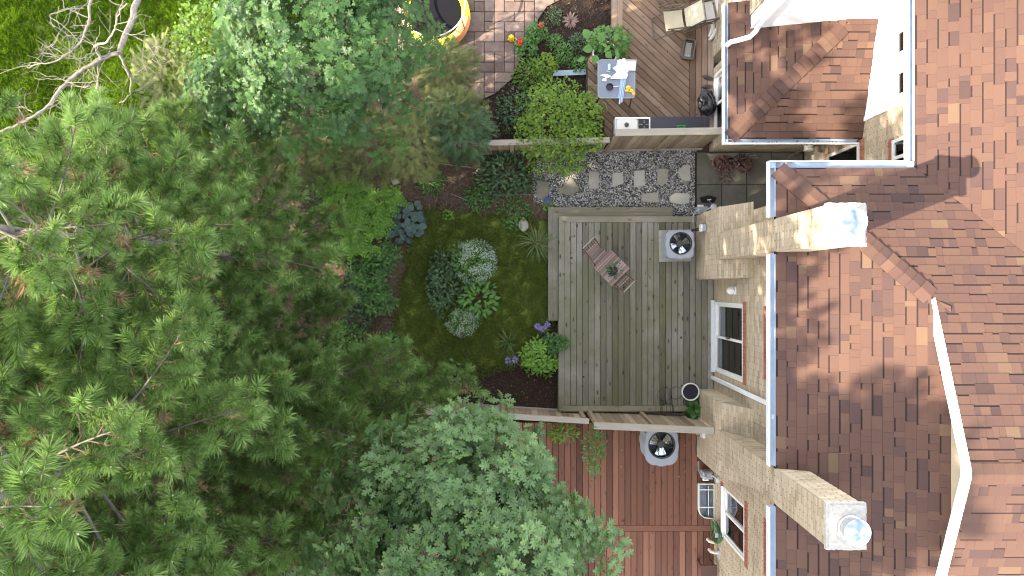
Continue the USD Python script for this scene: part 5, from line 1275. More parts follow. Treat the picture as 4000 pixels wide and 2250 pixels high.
# black bag, slippers, clogs, basket
C4 = lambda x, y, z=UZ: W(2000 + x / 2.415, y / 2.415, z)
bg = thing('duffel_bag', 'black shiny duffel bag slumped against the house wall', 'bag', tuple(C4(1840, 980)))
q = C4(1840, 975, UZ + .15)
put(bg, 'body', MB().blob((q[0], q[1], UZ + .15), (.20, .28, .16), 4, rough=.28, seed=4), 'leather_black', smooth=True)
put(bg, 'strap', MB().tube([(q[0] - .08, q[1] + .2, UZ + .25), (q[0] - .02, q[1] + .1, UZ + .36), (q[0] + .03, q[1] - .05, UZ + .36), (q[0] + .08, q[1] - .18, UZ + .26)], .014, 7).tube([(q[0] + .02, q[1] + .22, UZ + .24), (q[0] + .07, q[1] + .1, UZ + .35), (q[0] + .11, q[1] - .05, UZ + .33)], .012, 7), 'dark_metal', smooth=50)
def shoe(name, label, c, rz, mat, L=.27, w=.10):
    t = thing(name, label, 'shoe', tuple(c), rz=rz, group='slippers on the upper deck')
    sole = affinity.scale(Point(0, 0).buffer(.5, 20), w, L)
    put(t, 'sole', MB().poly(sole.union(affinity.translate(affinity.scale(Point(0, 0).buffer(.5, 20), w * .8, L * .5), 0, -L * .22)), 0, .028), mat, world=False)
    V, F = trimesh.creation.icosphere(2).vertices, trimesh.creation.icosphere(2).faces
    V = np.array(V) * [w * .5, L * .27, .06] + [0, L * .19, .02]
    put(t, 'upper', MB().add(V, F), mat, smooth=True, world=False)
    return t
shoe('slipper', 'dark slipper lying alone, the one nearer the folded sling chairs', C4(1845, 735), math.radians(70), 'dark_metal')
shoe('slipper', 'dark slipper touching the black bag', C4(1838, 820), math.radians(92), 'dark_metal')
q = W(2685, 198, UZ)
bk = thing('storage_basket', 'weathered grey oblong basket with a ribbed bottom on the deck', 'basket', (q[0], q[1], UZ), rz=math.radians(-9))
o = Polygon([(-.11, -.245), (.11, -.245), (.15, -.19), (.15, .19), (.11, .245), (-.11, .245), (-.15, .19), (-.15, -.19)]); i_ = o.buffer(-.035)
put(bk, 'rim', MB().poly(o.difference(i_), .02, .15), 'bronze_frame', world=False); put(bk, 'floor', MB().poly(i_, .01, .04), 'grey_metal', world=False)
for k in range(5): put(bk, 'rib', MB().box((-.06 + .03 * k, .03, .055), (.014, .24, .028)), 'sling_beige', world=False)
put(bk, 'inner_ring', MB().poly(i_.buffer(-.02).difference(i_.buffer(-.032)), .04, .10), 'dark_metal', world=False)
cg = thing('white_clogs', 'pair of white clogs leaning against the house wall', 'shoes', tuple(W(2780, 120, UZ)))
for k, pts in enumerate(([(1350, 490), (1365, 590), (1330, 700), (1285, 790)], [(1440, 630), (1390, 740), (1330, 830), (1290, 870)])):
    P_ = [W(2540 + a / 5.574, b / 5.574, UZ + .28 - .08 * j) for j, (a, b) in enumerate(pts)]
    put(cg, 'clog', MB().tube(P_, [.04, .05, .045, .035], 12), 'white_paint', smooth=True)
bu = thing('metal_bucket', 'dark bucket with a grey wire handle beside the yellow green bush', 'bucket', tuple(W(2343, 428, .3)))
q = W(2345, 428, .25)
put(bu, 'body', MB().lathe([(0, 0), (.11, 0), (.14, .28), (.132, .28), (.105, .02), (0, .02)], (q[0], q[1], .02), 24), 'black_plastic', smooth=40)
put(bu, 'handle', MB().tube([(q[0] - .13, q[1] + .03, .3), (q[0] - .05, q[1] + .14, .34), (q[0] + .10, q[1] + .13, .36), (q[0] + .14, q[1] + .02, .36), (q[0] + .20, q[1] - .03, .34)], .009, 6), 'grey_metal', smooth=50)

def sling_chair(label, seat_c, back_c, rz, mat, zs, w=.50, d=.46):
    """Folding tube chair: seat panel and raised back panel along local +x."""
    t = thing('sling_chair', label, 'chair', (seat_c[0], seat_c[1], UZ), rz=rz, group='sling chairs on the upper deck')
    L = dict(world=False)
    sx = d / 2
    def panel(name, a, b, m):
        V = []
        for s in np.linspace(0, 1, 6):
            for q in np.linspace(-1, 1, 5):
                p = a + (b - a) * s; V.append((p[0], q * (w / 2 - .02), p[2] - .025 * (1 - q * q) - .02 * math.sin(math.pi * s)))
        F = [[i * 5 + j, (i + 1) * 5 + j, (i + 1) * 5 + j + 1, i * 5 + j + 1] for i in range(5) for j in range(4)]
        V = np.array(V); F = np.array(F)
        put(t, name, MB().add(V, F).add(V - [0, 0, .006], F[:, ::-1]), m, smooth=30, **L)
    panel('seat', np.array([-sx, 0, .44]), np.array([sx - .02, 0, .40]), mat)
    panel('backrest', np.array([sx + .03, 0, .44]), np.array([sx + .33, 0, .88]), mat)
    for s in (-1, 1):
        y = s * w / 2
        put(t, 'side_rail', MB().tube([(-sx - .01, y, .45), (sx, y, .41), (sx + .04, y, .46), (sx + .35, y, .91)], .014, 8), 'bronze_frame', smooth=50, **L)
        put(t, 'leg', MB().tube([(-sx - .20, y * 1.04, .01), (sx + .02, y * 1.04, .60)], .014, 8), 'bronze_frame', smooth=50, **L)
        put(t, 'leg', MB().tube([(sx + .22, y * 1.02, .01), (-sx + .02, y * 1.02, .62)], .014, 8), 'bronze_frame', smooth=50, **L)
        put(t, 'armrest', MB().tube([(-sx + .0, y * 1.05, .62), (0, y * 1.08, .64), (sx + .08, y * 1.05, .61)], .018, 8), 'bronze_frame', smooth=50, **L)
    put(t, 'foot_bar', MB().tube([(-sx - .20, -w / 2 * 1.04, .02), (-sx - .20, w / 2 * 1.04, .02)], .014, 8), 'bronze_frame', **L)
    put(t, 'foot_bar', MB().tube([(sx + .22, -w / 2, .02), (sx + .22, w / 2, .02)], .014, 8), 'bronze_frame', **L)
    put(t, 'top_bar', MB().tube([(sx + .35, -w / 2, .91), (sx + .35, w / 2, .91)], .014, 8), 'bronze_frame', **L)
    return t
q = W(2635, 78, UZ + .44)
sling_chair('beige sling chair with brown tube frame facing away from the house', q, None, math.radians(8), 'sling_beige', .44)
q = W(2760, 42, UZ + .5)
sling_chair('pale sling chair pushed against the white downspout wall', q, None, math.radians(12), 'sling_white', .44)
q = W(2652, -55, UZ + .44)
sling_chair('sling chair cut off by the top edge of the photo', q, None, math.radians(10), 'sling_beige', .44)

# ------------------------------------------------------------ trampoline and patio things
tcx, tcy = W(1700, 50, .45)[:2]; TR = .79
tm = thing('trampoline', 'round trampoline with a yellow and orange padded skirt under the upper oak', 'trampoline', (tcx, tcy, 0))
put(tm, 'jumping_mat', MB().lathe([(0, .44), (TR * .80, .45)], (tcx, tcy, 0), 48), 'trampoline_mat')
cols = ['yellow_vinyl', 'orange_vinyl']
for k in range(8):
    a0, a1 = k * math.pi / 4 - .1, (k + 1) * math.pi / 4 - .1
    aa = np.linspace(a0, a1 - .012, 9); V = []
    for (rr_, zz) in ((TR * .80, .462), (TR * .90, .492), (TR, .485), (TR * 1.03, .44), (TR * 1.04, .20)):
        V += [(tcx + rr_ * math.cos(a), tcy + rr_ * math.sin(a), zz + .006 * math.sin(9 * a)) for a in aa]
    F = [[i * 9 + j, (i + 1) * 9 + j, (i + 1) * 9 + j + 1, i * 9 + j + 1] for i in range(4) for j in range(8)]
    put(tm, 'skirt_panel', MB().add(np.array(V), np.array(F)).add(np.array(V) - [0, 0, .012], np.array(F)[:, ::-1]), 'orange_vinyl' if k in (7, 2, 4) else 'yellow_vinyl', smooth=30)
put(tm, 'rail_ring', MB().ring((tcx - .01, tcy + .01, .98), TR * .96, .020, 56, 8), 'pvc_rail', smooth=True)
for k in range(6):
    a = k * math.pi / 3 - .5
    put(tm, 'leg', MB().tube([(tcx + TR * math.cos(a), tcy + TR * math.sin(a), .0), (tcx + TR * math.cos(a), tcy + TR * math.sin(a), .45), (tcx + TR * .96 * math.cos(a), tcy + TR * .96 * math.sin(a), .98)], .018, 8), 'steel_dull', smooth=50)
put(tm, 'base_ring', MB().ring((tcx, tcy, .02), TR * 1.06, .014, 56, 6), 'steel_dull')
q = W(2000, 146, .2)
yj = thing('watering_jug', 'yellow plastic watering jug standing on the stamped patio', 'jug', (q[0], q[1], .058))
put(yj, 'body', MB().lathe([(0, 0), (.065, 0), (.075, .05), (.07, .14), (.03, .19), (0, .195)], (q[0] - .02, q[1], .058), 20), 'yellow_plastic', smooth=40)
put(yj, 'handle', MB().ring((0, 0, 0), .04, .010, 18, 7), 'yellow_plastic', smooth=True, world=False)
stage.GetPrimAtPath(yj + '/handle').GetAttribute('points').Set(Vt.Vec3fArray.FromNumpy((np.array(stage.GetPrimAtPath(yj + '/handle').GetAttribute('points').Get()) + np.array([.065, -.045, .11])).astype(np.float32)))
put(yj, 'spout', MB().tube([(q[0] - .05, q[1] - .02, .15), (q[0] - .10, q[1] - .06, .22)], [.02, .012], 8), 'yellow_plastic', smooth=50)
q0, q1 = W(2160, 287, .1), W(2298, 281, .1)
solo('edging_plank', MB().beam((q0[0], q0[1], .10), (q1[0], q1[1], .10), .13, .03), 'sky_tint_grey', 'pale grey plank lying in the bed left of the glass table', 'plank')

# ------------------------------------------------------------ trees
def pine_shoot(seed, n=140, L=.17, dead=False):
    r = np.random.default_rng(seed)
    tt = r.uniform(.0, 1.0, n) ** .8; a = r.uniform(0, 6.283, n)
    ang = np.radians(np.clip(78 - 38 * tt + r.normal(0, 9, n), 15, 95))
    ln = r.uniform(.10, .165, n)
    d = np.stack([np.sin(ang) * np.cos(a), np.cos(ang), np.sin(ang) * np.sin(a)], 1)
    p0 = np.stack([np.zeros(n), tt * L, np.zeros(n)], 1)
    p1 = p0 + d * ln[:, None] + r.normal(0, .006, (n, 3))
    side = np.cross(d, r.normal(size=(n, 3))); side /= np.linalg.norm(side, axis=1, keepdims=True)
    w = .0030
    V = np.stack([p0 - side * w, p0 + side * w, (p0 * .4 + p1 * .6) + side * w * 1.1, p1, (p0 * .4 + p1 * .6) - side * w * 1.1], 1).reshape(-1, 3)
    f = np.array([[0, 1, 2], [0, 2, 4], [4, 2, 3]])
    F = (f[None] + (np.arange(n) * 5)[:, None, None]).reshape(-1, 3)
    tone = np.repeat(np.clip(.28 + .42 * tt + r.normal(0, .1, n), 0, 1), 5)
    return V, F, tone

def crown_instancer(path, pos, R, scale, idx, seed):
    pi = UsdGeom.PointInstancer.Define(stage, path)
    prot = []
    for k in range(4):
        pp = f'{path}/shoot_{k:03d}' if k else f'{path}/shoot'
        UsdGeom.Xform.Define(stage, pp)
        mb = MB(); mb.add(*pine_shoot(seed * 10 + k, (150, 110, 165, 60)[k], (.16, .12, .25, .15)[k]))
        put(pp, 'needles', mb, 'needle' if k < 3 else 'needle_dead', world=False)
        put(pp, 'stem', MB().tube([(0, -.06, 0), (0, .17, 0)], [.006, .004], 4), 'twig', world=False)
        if k < 1: put(pp, 'bud', MB().blob((0, .185, 0), (.008, .015, .008), 1), 'bud', world=False)
        prot.append(pp)
    pi.CreatePrototypesRel().SetTargets([Sdf.Path(p) for p in prot])
    q = Rotation.from_matrix(R).as_quat()
    pi.CreateProtoIndicesAttr(Vt.IntArray.FromNumpy(np.ascontiguousarray(idx, np.int32)))
    pi.CreatePositionsAttr(Vt.Vec3fArray.FromNumpy(np.ascontiguousarray(pos, np.float32)))
    pi.CreateOrientationsAttr(Vt.QuathArray([Gf.Quath(float(b[3]), float(b[0]), float(b[1]), float(b[2])) for b in q]))
    pi.CreateScalesAttr(Vt.Vec3fArray.FromNumpy(np.ascontiguousarray(np.repeat(np.asarray(scale)[:, None], 3, 1), np.float32)))
    pi.GetPrim().SetCustomDataByKey('kind', 'stuff')

def pine(label, x, y, h, Lmax, seed, z0=2.2, lean=(0, 0), dens=1.0, extra=(), pw=1.25):
    r = np.random.default_rng(seed)
    t = thing('pine_tree', label, 'tree', (x, y, 0), group=None)
    zz = np.linspace(0, h, 12)
    tr_ = np.stack([lean[0] * (zz / h) ** 1.5 + .05 * np.sin(zz * 1.3 + seed), lean[1] * (zz / h) ** 1.5 + .05 * np.cos(zz * 1.1), zz], 1)
    put(t, 'trunk', MB().tube(tr_ + [x, y, 0], .13 * (1 - .88 * zz / h) + .01, 10), 'bark', smooth=True)
    at_ = lambda z: np.array([np.interp(z, zz, tr_[:, 0]), np.interp(z, zz, tr_[:, 1]), z])
    P = []; A = []; IN = []; tw = MB()
    z = z0; a0 = r.uniform(0, 6.28); br = []
    while z < h - .35:
        k = int(r.integers(4, 6)); L0 = Lmax * (1 - ((z - z0) / (h - z0)) ** pw) ** .85 + .25
        for i in range(k):
            br.append((z + r.uniform(-.1, .1), a0 + i * 6.283 / k + r.normal(0, .18), L0 * r.uniform(.72, 1.12)))
        a0 += r.uniform(.3, 1.1); z += r.uniform(.5, .72)
    br += list(extra)
    for (zb, a, L) in br:
        s = np.linspace(0, 1, 8); d = np.array([math.cos(a), math.sin(a), 0]); up = .10 + .20 * (zb / h)
        cur = r.normal(0, .12)
        pts = at_(zb) + s[:, None] * L * d + np.outer(L * (up * s ** 1.8 + .06 * s), [0, 0, 1]) + np.outer(cur * L * s ** 2, [-d[1], d[0], 0])
        put(t, 'branch', MB().tube(pts + [x, y, 0], np.linspace(.010 + .008 * L, .006, 8), 6), 'bark', smooth=True)
        nt = max(3, int(L / .165 * dens)); fork = 1
        for j in range(nt):
            sj = .22 + .78 * (j + r.uniform(.2, .8)) / nt
            base = np.array([np.interp(sj, s, pts[:, c]) for c in range(3)])
            fork = -fork
            b = a + cur * 1.5 * sj + fork * math.radians(r.uniform(35, 65)) * (1 - .4 * sj)
            tl = (.25 + .38 * (1 - sj) * L * .55) * r.uniform(.7, 1.2); tl = min(tl, 1.1)
            td = np.array([math.cos(b), math.sin(b), r.uniform(.1, .4)]); td /= np.linalg.norm(td)
            tip = base + td * tl
            tw.tube([base + [x, y, 0], tip + [x, y, 0]], [.008, .005], 4); inner = sj < .45
            ns = max(1, int(tl / .11))
            for q in range(ns):
                f = 1 - q * .11 / tl
                if f < .15: break
                ax = td + r.normal(0, .22, 3) + [0, 0, .12]
                if q:
                    sd = np.cross(td, [0, 0, 1.0]); ax = td * .8 + sd * r.choice([-.8, .8]) + r.normal(0, .2, 3) + [0, 0, .25]
                P.append(base + td * tl * f); A.append(ax); IN.append(inner)
        P.append(pts[-1]); A.append(pts[-1] - pts[-2] + [0, 0, .05]); IN.append(False)
    top = at_(h); P.append(top); A.append(np.array([0, 0, 1.0])); IN.append(False)
    P = np.array(P); A = np.array(A); n = len(P)
    R = frames(A, r.normal(size=(n, 3)))
    # frames() wants a right-handed set: columns x, y, z
    idx = r.choice(4, n, p=[.34, .33, .318, .012])
    idx = np.where(np.array(IN) & (r.random(n) < .13), 3, idx)
    crown_instancer(uniq(t, 'crown'), P, R, r.uniform(.7, 1.4, n), idx, seed)
    put(t, 'twigs', tw, 'twig', kind='stuff')
    return t

pine('tall pine with its lowest boughs reaching over the middle of the left edge', -5.8, .7, 12.0, 2.6, 101, dens=1.1)
pine('pine whose long low bough stretches towards the dark planting bed', -5.8, -2.35, 13.7, 2.7, 102, pw=2.3, extra=[(2.6, .15, 4.9), (3.3, .02, 4.4), (3.9, .24, 4.0), (2.2, -.06, 4.2), (4.6, .10, 3.6)])
pine('pine at the lower left with the brightest sunlit needle tufts', -5.6, -4.4, 12.9, 2.9, 103, lean=(.2, .1))
pine('pine at the left edge behind the bare branches', -8.9, -.5, 10.6, 3.0, 104)
pine('pine crowding the left edge below the bare branches', -9.0, -3.6, 12.6, 3.0, 105)
pine('very tall pine at the bottom left corner, mostly outside the photo', -8.6, -8.6, 17.4, 3.5, 106, dens=1.8, pw=3.2)
pine('third very tall pine beyond the lower edge of the photo', -7.3, -8.0, 15.4, 2.6, 110, dens=1.5, pw=3.2, z0=5.0)
pine('second very tall pine just outside the bottom left corner', -10.2, -10.3, 17.6, 3.6, 107, dens=1.5, pw=3.2)
pine('pine left of the back lawn, outside the photo', -14.8, 1.2, 6.6, 2.3, 108, dens=.8)
pine('second pine left of the back lawn, outside the photo', -15.8, 5.6, 7.4, 2.3, 109, dens=.8)

def oak(label, x, y, trunk_h, c, rad, ntips, seed, size=(.13, .19), parts=220, tmean=.5, cut=None, mat='oak_leaf'):
    r = np.random.default_rng(seed); c = np.array(c, float); rad = np.array(rad, float)
    t = thing('oak_tree', label, 'tree', (x, y, 0))
    fork = np.array([x, y, trunk_h])
    zz = np.linspace(0, 1, 8)[:, None]
    top = np.array([(x + c[0]) / 2, (y + c[1]) / 2, c[2] + rad[2] * .4])
    put(t, 'trunk', MB().tube(np.array([x, y, 0]) * (1 - zz) + top * zz + .05 * np.sin(zz * 7), np.linspace(.15, .03, 8), 10), 'bark', smooth=True)
    d = r.normal(size=(ntips, 3)); d /= np.linalg.norm(d, axis=1, keepdims=True)
    d[:, 2] = np.where(d[:, 2] < -.35, -d[:, 2], d[:, 2])
    lob = .42 + 1.12 * meshkit.fbm(d * 2.3 + seed, 3, seed)
    dep = 1 - .45 * r.random(ntips) ** 1.8
    tips = c + d * rad * (lob * dep)[:, None]
    if cut is not None: k = cut(tips); tips, d = tips[k], d[k]
    dirs = d * [1, 1, .5] + [0, 0, .75] + r.normal(0, .3, d.shape); dirs /= np.linalg.norm(dirs, axis=1, keepdims=True)
    # limbs: a dozen, twigs from the nearest limb point to each tip
    nodes = []
    for k in range(12):
        a = k * 2.4 + r.uniform(0, .6); e = r.uniform(.1, .9)
        end = c + rad * np.array([math.cos(a) * .75, math.sin(a) * .75, e * 1.2 - .45])
        st_ = np.array([x, y, 0]) * (1 - .5 - .04 * k) + top * (.5 + .04 * k)
        s = np.linspace(0, 1, 8)[:, None]; mid = (st_ + end) / 2 + [0, 0, .35]
        pts = st_ * (1 - s) ** 2 + mid * 2 * s * (1 - s) + end * s ** 2
        put(t, 'limb', MB().tube(pts, np.linspace(.055, .014, 8), 7), 'bark', smooth=True); nodes.append(pts)
    N = np.vstack(nodes); tw = MB()
    for p, q in zip(tips, dirs):
        k = np.argmin(((N - p) ** 2).sum(1) + (N[:, 2] > p[2]) * .5); b = N[k]; b = p + (b - p) * min(1.0, .22 / (np.linalg.norm(b - p) + 1e-6))
        tw.tube([b, (b + p) / 2 + [0, 0, .05] - q * .03, p - q * .05, p], [.006, .005, .004, .003], 3)
    put(t, 'twigs', tw, 'twig', kind='stuff')
    m = len(tips)
    for k, tpl in enumerate(OAKS):
        sel = slice(k, None, 3)
        whorls(t, tips[sel], dirs[sel], 8 if k else 7, tpl, size, mat, r, parts=parts // 3, lift=.28, tmean=tmean, stuff='foliage')
    return t
oak('broad oak overhanging the trampoline at the top of the photo', -3.0, 4.3, 2.6, (-3.15, 4.45, 5.1), (1.72, 2.1, 1.8), 820, 201, parts=240, tmean=.22, size=(.12, .18))
oak('blue green oak covering the red deck at the bottom of the photo', -.7, -4.5, 3.0, (-.85, -3.95, 5.9), (2.1, 2.05, 2.1), 1350, 202, mat='oak_leaf_pale', parts=240, tmean=.55, size=(.14, .205))
oak('thin young oak beside the yellow green shrubs at the top of the photo', -5.2, 4.4, 1.8, (-5.1, 3.6, 3.9), (.85, 1.2, 1.3), 200, 203, parts=60, tmean=.45, size=(.11, .16))

# dead tree whose bare limbs hang over the back lawn
bt_ = thing('bare_tree', 'leafless dead tree reaching bare grey limbs over the sunlit back lawn', 'tree', (-6.5, 8.2, 0))
rb = np.random.default_rng(77)
limbs = {'trunk': ([(640, -560, 0), (640, -480, 2.2), (610, -330, 4.0), (560, -120, 5.2), (535, 0, 5.6), (512, 85, 5.8), (484, 155, 5.95), (464, 205, 6.0)], .13, .055),
 'a': ([(464, 205, 6.0), (395, 232, 6.05), (330, 268, 6.1), (270, 312, 6.15), (205, 395, 6.2), (140, 452, 6.3), (60, 490, 6.35), (0, 512, 6.4), (-140, 570, 6.5)], .056, .026),
 'b': ([(464, 205, 6.0), (485, 250, 5.9), (507, 300, 5.75), (510, 360, 5.6), (467, 405, 5.4)], .036, .014),
 'c': ([(560, -120, 5.2), (420, -90, 5.6), (356, 0, 5.9), (346, 90, 6.1), (330, 135, 6.2), (250, 222, 6.3), (165, 250, 6.3), (104, 264, 6.2)], .045, .008),
 'd': ([(395, 232, 6.05), (372, 182, 6.3), (412, 165, 6.5), (450, 112, 6.7), (457, 70, 6.9), (492, 10, 7.1)], .034, .012),
 'e': ([(385, 240, 6.05), (384, 300, 5.8), (372, 370, 5.6), (346, 425, 5.3), (312, 500, 5.0), (250, 590, 4.7)], .026, .008),
 'f': ([(484, 130, 5.9), (560, 160, 5.9), (632, 185, 5.8), (682, 206, 5.7)], .018, .006),
 'g': ([(200, 410, 6.2), (245, 432, 6.1), (286, 520, 5.9), (308, 610, 5.6)], .016, .006),
 'h': ([(372, 182, 6.3), (310, 230, 6.4), (250, 226, 6.5)], .014, .005),
 'i': ([(330, 35, 6.1), (250, 40, 6.3), (195, 66, 6.4), (215, 110, 6.4)], .016, .006),
 'j': ([(140, 452, 6.3), (85, 480, 6.2), (160, 520, 6.0), (210, 560, 5.8)], .014, .005),
 'k': ([(275, 305, 6.1), (280, 350, 6.0), (240, 400, 6.0), (175, 430, 5.9)], .014, .005),
 'l': ([(300, 285, 6.1), (225, 310, 6.2), (130, 302, 6.2)], .012, .004),
 'm': ([(130, 440, 6.3), (80, 420, 6.2), (0, 424, 6.1)], .014, .006)}
twg = MB()
for nm, (pts, r0, r1) in limbs.items():
    P = np.array([W(*p) for p in pts]); m = len(P)
    # smooth the polyline
    s = np.linspace(0, m - 1, m * 4); from scipy.interpolate import PchipInterpolator
    P2 = PchipInterpolator(np.arange(m), P)(s) + rb.normal(0, .008, (len(s), 3))
    put(bt_, 'trunk' if nm == 'trunk' else 'limb', MB().tube(P2, .66 * np.interp(s, [0, m - 1], [r0, r1]) * rb.uniform(.9, 1.12, len(s)), 8), 'dead_bark', smooth=True)
    if nm == 'trunk': continue
    Lt = np.linalg.norm(np.diff(P, axis=0), axis=1).sum()
    for k in range(int(Lt / .17)):
        j = rb.integers(1, len(P2) - 1); b = P2[j]; tdir = P2[min(j + 1, len(P2) - 1)] - P2[j - 1]; tdir /= np.linalg.norm(tdir)
        dv = tdir * rb.uniform(-.2, .7) + rb.normal(0, .8, 3) * [1, 1, .5]; dv /= np.linalg.norm(dv); L = rb.uniform(.25, .85)
        q = [b]; cur = dv
        for i in range(4): cur = cur + rb.normal(0, .28, 3); cur /= np.linalg.norm(cur); q.append(q[-1] + cur * L / 4)
        twg.tube(q, np.linspace(.0062, .0028, 5), 4)
        for i in (2, 3):
            c2 = cur + rb.normal(0, .8, 3); c2 /= np.linalg.norm(c2); twg.tube([q[i], q[i] + c2 * L * .25, q[i] + (c2 + rb.normal(0, .3, 3)) * L * .45], [.0042, .0032, .0022], 3)
put(bt_, 'twigs', twg, 'dead_bark', kind='stuff')

# ------------------------------------------------------------ shrubs and garden plants
def spray_tpl():
    V = [(0, 0, 0), (.03, .0, 0), (.0, 1.0, -.12), (-.03, 0, 0)]; F = [[1, 2, 3]]
    for k in range(7):
        y = .15 + .11 * k; L = .42 * (1 - .55 * abs(y - .35))
        for s in (-1, 1):
            i = len(V); V += [(0, y - .03, -.12 * y * y), (s * L * .75, y + L * .55, -.12 * y * y - .05), (0, y + .05, -.12 * y * y)]; F.append([i, i + 1, i + 2] if s > 0 else [i + 2, i + 1, i])
    return np.array(V), np.array(F)
SPRAY = spray_tpl()
def cedar(label, px, py, h, rad, n, seed, tmean=.5, mat='cedar_leaf', cat='bush'):
    c = W(px, py, h * .75)
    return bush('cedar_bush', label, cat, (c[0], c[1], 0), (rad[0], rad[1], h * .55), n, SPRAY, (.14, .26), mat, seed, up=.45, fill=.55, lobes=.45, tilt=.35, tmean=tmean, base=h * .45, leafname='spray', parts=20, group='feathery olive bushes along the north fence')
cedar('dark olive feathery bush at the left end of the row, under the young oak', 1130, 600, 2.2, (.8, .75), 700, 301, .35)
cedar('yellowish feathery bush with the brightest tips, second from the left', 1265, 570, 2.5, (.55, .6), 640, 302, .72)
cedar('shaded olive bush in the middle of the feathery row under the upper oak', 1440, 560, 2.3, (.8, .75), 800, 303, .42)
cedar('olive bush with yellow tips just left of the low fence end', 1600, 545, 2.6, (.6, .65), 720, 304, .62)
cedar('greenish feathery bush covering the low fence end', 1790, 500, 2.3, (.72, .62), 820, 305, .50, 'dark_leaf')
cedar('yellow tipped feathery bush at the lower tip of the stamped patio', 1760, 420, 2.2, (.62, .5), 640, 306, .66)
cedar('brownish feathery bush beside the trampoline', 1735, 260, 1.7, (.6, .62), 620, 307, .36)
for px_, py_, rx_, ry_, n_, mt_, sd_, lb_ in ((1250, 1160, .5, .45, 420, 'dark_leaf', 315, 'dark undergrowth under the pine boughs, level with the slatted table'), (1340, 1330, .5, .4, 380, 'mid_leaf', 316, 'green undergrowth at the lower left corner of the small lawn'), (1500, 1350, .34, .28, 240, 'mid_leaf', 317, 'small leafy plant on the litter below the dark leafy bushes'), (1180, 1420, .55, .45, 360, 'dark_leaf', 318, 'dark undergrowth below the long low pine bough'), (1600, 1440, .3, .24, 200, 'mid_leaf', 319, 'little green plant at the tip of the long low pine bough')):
    bush('understory_bush', lb_, 'bush', (*W(px_, py_, .4)[:2], 0), (rx_, ry_, .45), n_, OVAL, (.06, .11), mt_, sd_, parts=20, fill=.6, tmean=.45, base=.05, lobes=.5)
cedar('brown green bush below the bare branches', 660, 300, 1.8, (.85, 1.1), 700, 308, .5)
bush('understory_bush', 'bright yellow green bush between the bare tree and the upper oak', 'bush', (*W(770, 130, 1.6)[:2], 0), (.75, .9, 1.1), 1300, OVAL, (.06, .11), 'bright_leaf', 311, parts=30, base=.9, fill=.6, tmean=.4)
bush('understory_bush', 'low yellow green bush at the lower edge of the back lawn', 'bush', (*W(690, 410, 1.0)[:2], 0), (.8, .45, .6), 800, OVAL, (.05, .09), 'bright_leaf', 312, parts=20, base=.4, fill=.6, tmean=.3)
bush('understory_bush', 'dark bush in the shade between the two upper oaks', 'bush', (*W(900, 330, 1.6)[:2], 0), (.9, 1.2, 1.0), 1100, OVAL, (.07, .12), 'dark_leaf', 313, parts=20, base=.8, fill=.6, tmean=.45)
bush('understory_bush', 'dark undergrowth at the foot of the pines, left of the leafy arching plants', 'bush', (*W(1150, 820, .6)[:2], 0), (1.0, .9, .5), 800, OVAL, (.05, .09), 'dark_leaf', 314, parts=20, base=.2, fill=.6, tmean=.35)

c = W(2185, 500, 1.0)
bush('yellow_green_shrub', 'dense yellow green shrub overhanging the gravel and the low fence', 'shrub', (c[0], c[1] + .05, 0), (.98, .98, .95), 3400, OVAL, (.05, .10), 'bright_leaf', 321, parts=140, base=.85, fill=.5, lobes=.5, tilt=.8, tmean=.5)
bush('green_perennial', 'leafy green plant along the curved edge of the stamped patio', 'plant', (*W(2085, 275, .4)[:2], 0), (.48, .42, .55), 700, LANCE, (.06, .11), 'bright_leaf', 322, parts=40, fill=.5, tmean=.35)
bush('green_perennial', 'yellowish plant with cream tipped leaves left of the grey plank', 'plant', (*W(2135, 245, .4)[:2], 0), (.28, .28, .42), 380, OVAL, (.05, .08), 'bright_leaf', 323, parts=30, fill=.4, tmean=.7)
bush('green_perennial', 'dark leafy plant beside the tip of the stamped patio', 'plant', (*W(2020, 420, .5)[:2], 0), (.55, .6, .5), 700, OVAL, (.05, .09), 'dark_leaf', 324, parts=30, fill=.6, tmean=.5)
for k, (px, py, fx, fy, lab) in enumerate(((2098, 125, 2112, 101, 'potted geranium with a single red bloom, nearest the mulch bed'), (2055, 183, 2030, 163, 'potted geranium with red blooms beside the yellow jug'))):
    c = W(px, py, .3); t = pot('geranium', lab, 'potted plant', (c[0], c[1], 0), .17, .22, 'pot_dark')
    bush(None, None, None, (c[0], c[1], .22), (.24, .22, .22), 200, ROUND, (.05, .085), 'mid_leaf', 331 + k, t=t, parts=60, stem=False, tmean=.35)
    for j in range(3 if k else 2):
        f = W(fx + 3 * (j % 2), fy + 9 * (j - 1) * (1 if k else .35), .5); mb = MB()
        for _ in range(14): v = rb.normal(size=3); v /= np.linalg.norm(v); mb.blob(f + v * .03, (.018, .018, .014), 1)
        put(t, 'flower', mb, 'petal_red', smooth=True); put(t, 'stalk', MB().tube([(c[0], c[1], .3), tuple(f)], .004, 4), 'mid_leaf')
